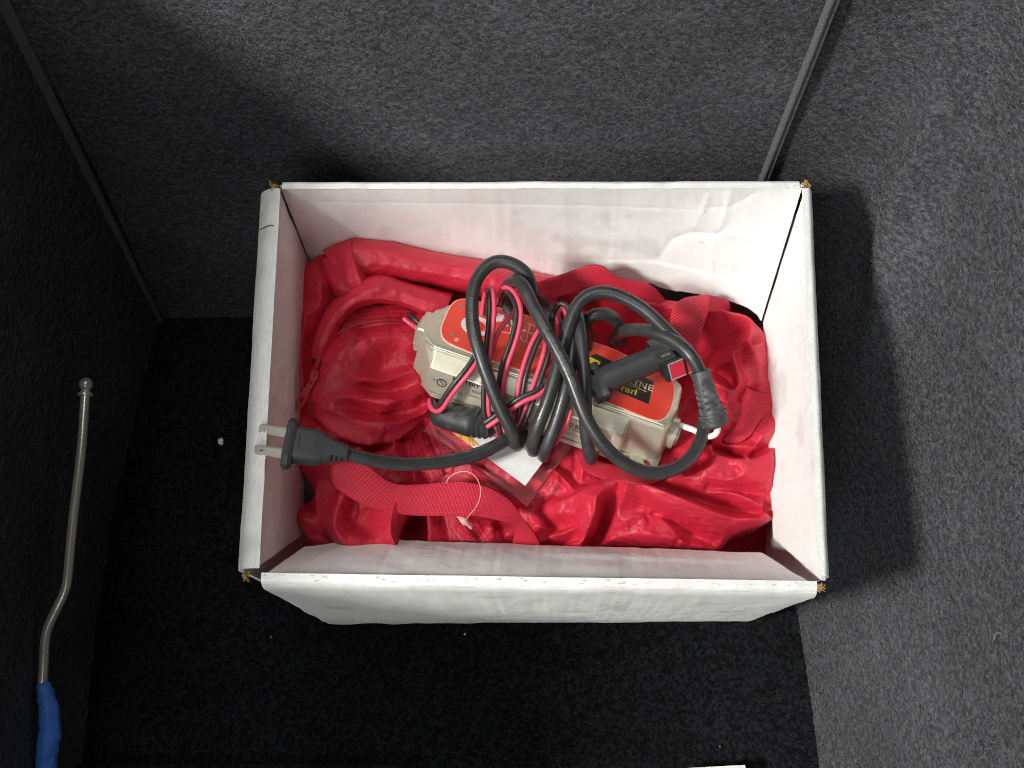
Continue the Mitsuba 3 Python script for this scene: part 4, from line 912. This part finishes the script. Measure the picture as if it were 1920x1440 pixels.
# rubber boot at the end of the leads
b0, b1 = at(815, 771, .193), at(926, 800, .205)
BL_ = np.linalg.norm(b1 - b0); BR_ = basis(b1 - b0, [0, .2, 1])
xs = np.array([-.001, 0, .002, .006, .012, .018, .0225, .024, .0255, .027, .0285, .030, .0315, .033, .0345, .0355, .036]) * BL_ / .036
ra = np.array([.001, .0062, .0082, .0090, .0094, .0098, .0100, .0100, .0088, .0098, .0084, .0094, .0079, .0088, .0074, .0066, .0005])
th = np.arange(33) * 2 * np.pi / 32
V = np.stack([np.broadcast_to(xs[:, None], (len(xs), 33)), ra[:, None] * np.cos(th) * 1.05, ra[:, None] * np.sin(th) * .85], -1)
obj('rubber_boot', moved(grid_mesh(V[:, ::-1]), BR_, b0), 'm_rubber', ch, 40, label='dusty black rubber boot on the red and black leads')

# plug-in adapter: black cylinder with screws and a fuse box end
a0, a1 = at(1128, 714, .223), at(1246, 666, .223)
AL = np.linalg.norm(a1 - a0); AR0 = basis(a1 - a0, [0, 0, 1]); AR = AR0 @ Rx(-.7)
cyl = m3.Manifold.cylinder(AL, .0082, .0078, 40).rotate([0, 90, 0]) + m3.Manifold.cylinder(.0016, .0083, .0083, 40).rotate([0, 90, 0]).translate([AL * .86, 0, 0])
ad = obj('adapter', moved(tm(cyl), AR, a0), 'm_plug', ch, 30, label='black cylindrical adapter plug lying on the label')
clip = rbox(-.0075, .0015, -.0115, .0115, -.006, .0055, .0012) - m3.Manifold.cube([.006, .005, .01], True).translate([-.006, .006, .004])
clip = clip + m3.Manifold.cylinder(.007, .0048, .0048, 24).rotate([0, 90, 0]).translate([-.012, -.002, .001])
ck2 = obj('clip', moved(tm(clip), AR0, a0), 'm_plug', ad, 30)
for yy in (-.0088, .0088):
    s = m3.Manifold.cylinder(.0012, .0022, .0020, 20).translate([-.0025, yy, .0050]) - m3.Manifold.cube([.0035, .0006, .001], True).translate([-.0025, yy, .0062])
    obj('screw', moved(tm(s), AR0, a0), 'm_relief', ck2, 30)
obj('mould_mark', moved(ext(Point(0, 0).buffer(.0022).difference(Point(0, 0).buffer(.0019)), 0, .0002), basis(AR[:, 0], AR[:, 2] - AR[:, 1] * .75), a0 + AR @ np.array([AL * .34, -.0049, .0063])), 'm_gloss', ad, False)
bx0 = at(1268, 680, .254)
hd = rbox(-.0010, .0195, -.0165, .0135, -.0085, .0062, .0015)
hk = obj('switch_housing', moved(tm(hd), AR, a1 + AR @ np.array([-.006, 0, 0])), 'm_gloss', ad, 30, label='glossy black switch housing with a red face')
def hput(m_): return moved(m_, AR, a1 + AR @ np.array([-.006, 0, 0]))
fr_ = sbox(.0020, -.0072, .0182, .0050)
n1 = ext(fr_.difference(fr_.buffer(-.0007)), 0, .0006); Rf = np.array([[1, 0, 0], [0, 0, -1], [0, 1, 0.0]])
obj('switch_frame', hput(moved(n1, Rf, [0, -.0166, 0])), 'm_steel', hk, False)
obj('switch_face', hput(moved(ext(fr_.buffer(-.0007), 0, .0003), Rf, [0, -.0166, 0])), 'm_redface', hk, False)
obj('switch_bar', hput(moved(ext(sbox(.0118, -.0072, .0130, .0050), 0, .0008), Rf, [0, -.0166, 0])), 'm_gloss', hk, False)
obj('latch', hput(tm(rbox(-.002, .009, -.0150, -.0060, .0055, .0078, .0006))), 'm_plug', hk, 30)
obj('moulded_mark', hput(cat([ext(sbox(x, -.0125, x + .0007, -.0105), .0079, .0081) for x in (.001, .0022, .0034, .0046, .0058)])), 'm_print_grey', hk, False)

# ------------------------------------------------------------------ mains plug with two blades
p0_, p1_ = at(536, 831, .254), at(652, 850, .247)
PL = np.linalg.norm(p1_ - p0_); PR = basis(p1_ - p0_, [0, 0.15, 1])
def sect(x, hy, hz, r): return [(x, y, z) for y, z in np.asarray(sbox(-hy + r, -hz + r, hy - r, hz - r).buffer(r, quad_segs=4).exterior.coords)]
fp = m3.CrossSection([[(y, z) for y, z in np.asarray(Polygon([(-.0145, -.003), (-.0105, -.0085), (.0105, -.0085), (.0145, -.003), (.0145, .003), (.0105, .0085), (-.0105, .0085), (-.0145, .003)]).buffer(-.001).buffer(.001).exterior.coords)[:-1]]])
face = hull([(x, y * k, z * k) for x, k in ((-.0008, .9), (.0005, 1), (.0030, 1), (.0050, .88)) for y, z in np.asarray(Polygon([(-.0145, -.004), (-.0100, -.0085), (.0100, -.0085), (.0145, -.004), (.0145, .004), (.0100, .0085), (-.0100, .0085), (-.0145, .004)]).exterior.coords)])
grip = hull(sect(.003, .0100, .0072, .003) + sect(.016, .0098, .0070, .003) + sect(.021, .0086, .0062, .003))
neck = hull(sect(.018, .0090, .0064, .003) + sect(.026, .0062, .0056, .004) + sect(PL, .0047, .0047, .0046))
pm = face + grip + neck
for k in range(3):
    x = PL * (.76 + .08 * k)
    for sg in (1, -1): pm = pm - m3.Manifold.cube([.0011, .006, .02], True).translate([x, sg * .0072, 0])
pm = pm - rbox(.0075, .0085, -.0045, .0050, .0066, .0080, .0003)
for k in range(5): pm = pm - m3.Manifold.cube([.0003, .0062, .001], True).translate([.0115 + k * .0010, 0, .0074])
pl = obj('mains_plug', moved(tm(pm), PR, p0_), 'm_plug', ch, 30, label='dark grey two-blade mains plug at the left')
for yy in (.0064, -.0064):
    bl = Polygon([(-.0165, -.0016), (-.0150, -.0030), (.001, -.0030), (.001, .0030), (-.0150, .0030), (-.0165, .0016)]).difference(Point(-.0125, 0).buffer(.0013))
    mm = m3.Manifold(m3.Mesh(np.asarray(ext(bl, -.0008, .0008).vertices, np.float32), np.asarray(ext(bl, -.0008, .0008).faces, np.uint32)))
    m_ = ext(bl, -.0008, .0008)
    Rb = np.array([[1, 0, 0], [0, math.cos(1.05), -math.sin(1.05)], [0, math.sin(1.05), math.cos(1.05)]])
    obj('blade', moved(moved(m_, Rb, np.array([0, yy, 0])), PR, p0_), 'm_prong', pl, False)

# ------------------------------------------------------------------ thin tag loop on the front strap
tg = thing('tag_fastener', 'thin pale plastic tag loop hanging over the front strap', 'tag loop')
obj('loop', tube(spline(polyz([(836, 905, .208), (845, 893, .211), (865, 884, .214), (885, 888, .216), (898, 905, .217), (901, 925, .217), (894, 948, .214), (880, 966, .209), (874, 974, .205)]), .0008), .00028, 8), 'm_loop', tg, True)
obj('stub', tube(spline(polyz([(858, 969, .200), (868, 975, .202), (876, 982, .201), (884, 990, .199)]), .0008), np.interp(np.linspace(0, 1, int(np.linalg.norm(at(858, 969, .2) - at(884, 990, .2)) / .0008) + 1), [0, .2, .5, .8, 1], [.0006, .0014, .0022, .0012, .0012])[:None], 8) if False else tube(spline(polyz([(858, 969, .200), (868, 975, .202), (876, 982, .201), (884, 990, .199)]), n=9), np.array([.0006, .0009, .0016, .0022, .0024, .0019, .0011, .0014, .0010]), 10), 'm_loop', tg, True)

# ------------------------------------------------------------------ prop rod on the left
rod = thing('prop_rod', 'bent steel prop rod with ball end and blue taped foot left of the box', 'rod')
rp = polyz([(160, 742, .155), (152, 850, .150), (140, 950, .143), (130, 1050, .136), (124, 1100, .132), (112, 1130, .129), (92, 1172, .126), (85, 1200, .124), (82, 1250, .120), (79, 1290, .116)])
Q = spline(rp, .002)
obj('shaft', tube(Q, .0031, 20, wob=.03), 'm_steel', rod, True)
ax_ = rp[0] - rp[1]; ax_ /= np.linalg.norm(ax_)
RB = basis(ax_, [0, 0, 1])
col = m3.Manifold.cylinder(.0018, .0050, .0050, 28).rotate([0, 90, 0]) + m3.Manifold.cylinder(.004, .0036, .0026, 24).rotate([0, 90, 0]).translate([.002, 0, 0])
obj('collar', moved(tm(col), RB, rp[0]), 'm_steel', rod, 30)
obj('ball_end', moved(trimesh.creation.icosphere(3, .0046), RB, rp[0] + ax_ * .0078), 'm_steel', rod, True)
tQ = spline(polyz([(82, 1288, .117), (90, 1320, .113), (95, 1360, .108), (90, 1400, .104), (86, 1440, .1), (80, 1500, .094)]), .0015)
V = tube(tQ, np.interp(np.linspace(0, 1, len(tQ)), [0, .06, .25, .5, .7, 1], [.0036, .0046, .0060, .0066, .0062, .0058]), 26)
V.vertices += np.asarray(V.vertex_normals) * (np.abs(2 * meshkit.fbm(np.asarray(V.vertices) * [150, 150, 60], 3, 6) - 1) * .003)[:, None]
obj('tape', V, 'm_bluetape', rod, 50, label='crinkled blue tape wrapped round the foot of the rod')

# ------------------------------------------------------------------ things at the lower edge and bits on the carpet
wp = at(np.array([1285, 1396, 1404, 1285]), np.array([1440, 1434, 1470, 1480]), .02)
obj('white_sheet', cat([tm(hull(np.vstack([wp, wp + [0, 0, .002]])))]), 'm_white', None, False, 'white paper edge just showing at the bottom of the picture', 'paper')
tp = at(np.array([118, 780, 780, 118]), np.array([1433, 1434, 1500, 1500]), .012)
obj('floor_panel', tm(hull(np.vstack([tp, tp - [0, 0, .008]]))), 'm_mat', None, False, 'black panel edge along the bottom left of the boot floor', 'panel')
r = np.random.default_rng(11)
def lint(px, py, z, size, mat, label, long=1.0, pt=None):
    c = at(px, py, z) if pt is None else pt
    d = r.normal(0, 1, 3); d[2] *= .3; d /= np.linalg.norm(d)
    pts = [c + d * size * long * s + r.normal(0, .25, 3) * size for s in np.linspace(-1, 1, 5)]
    obj('lint', tube(spline(pts, n=12), size * np.array([.3, .7, 1, .9, 1, .8, .9, 1, .8, .9, .6, .3]), 7), mat, None, True, label, 'lint', 'lint on the carpet')
lint(414, 828, .003, .0022, 'm_white', 'pale crumb on the black floor left of the box')
lint(872, 1189, .002, .0008, 'm_white', 'tiny white speck on the floor in front of the box')
lint(508, 1194, .002, .0008, 'm_print_grey', 'tiny grey speck on the floor below the front left corner')
lint(1350, 1400, .002, .0007, 'm_print_grey', 'tiny grey speck near the white paper edge')
def on_right(px, py):
    lo, hi = .0, .5
    for _ in range(40):
        z = (lo + hi) / 2; q = at(px, py, z)
        if q[0] > right_wall(q[1], z): lo = z
        else: hi = z
    return at(px, py, lo + .002)
c = on_right(1868, 1192)
obj('lint', tube(np.stack([on_right(*q) for q in ((1864, 1199), (1866, 1190), (1870, 1186), (1876, 1187))]), .0003, 6), 'm_print_grey', None, True, 'curved white thread on the right wall', 'lint', 'lint on the carpet')
lint(0, 0, 0, .0005, 'm_print_grey', 'white fleck low on the right wall', 1.0, on_right(1532, 1302))
lint(0, 0, 0, .0005, 'm_print_grey', 'white fleck high on the right wall', 1.0, on_right(1800, 150))
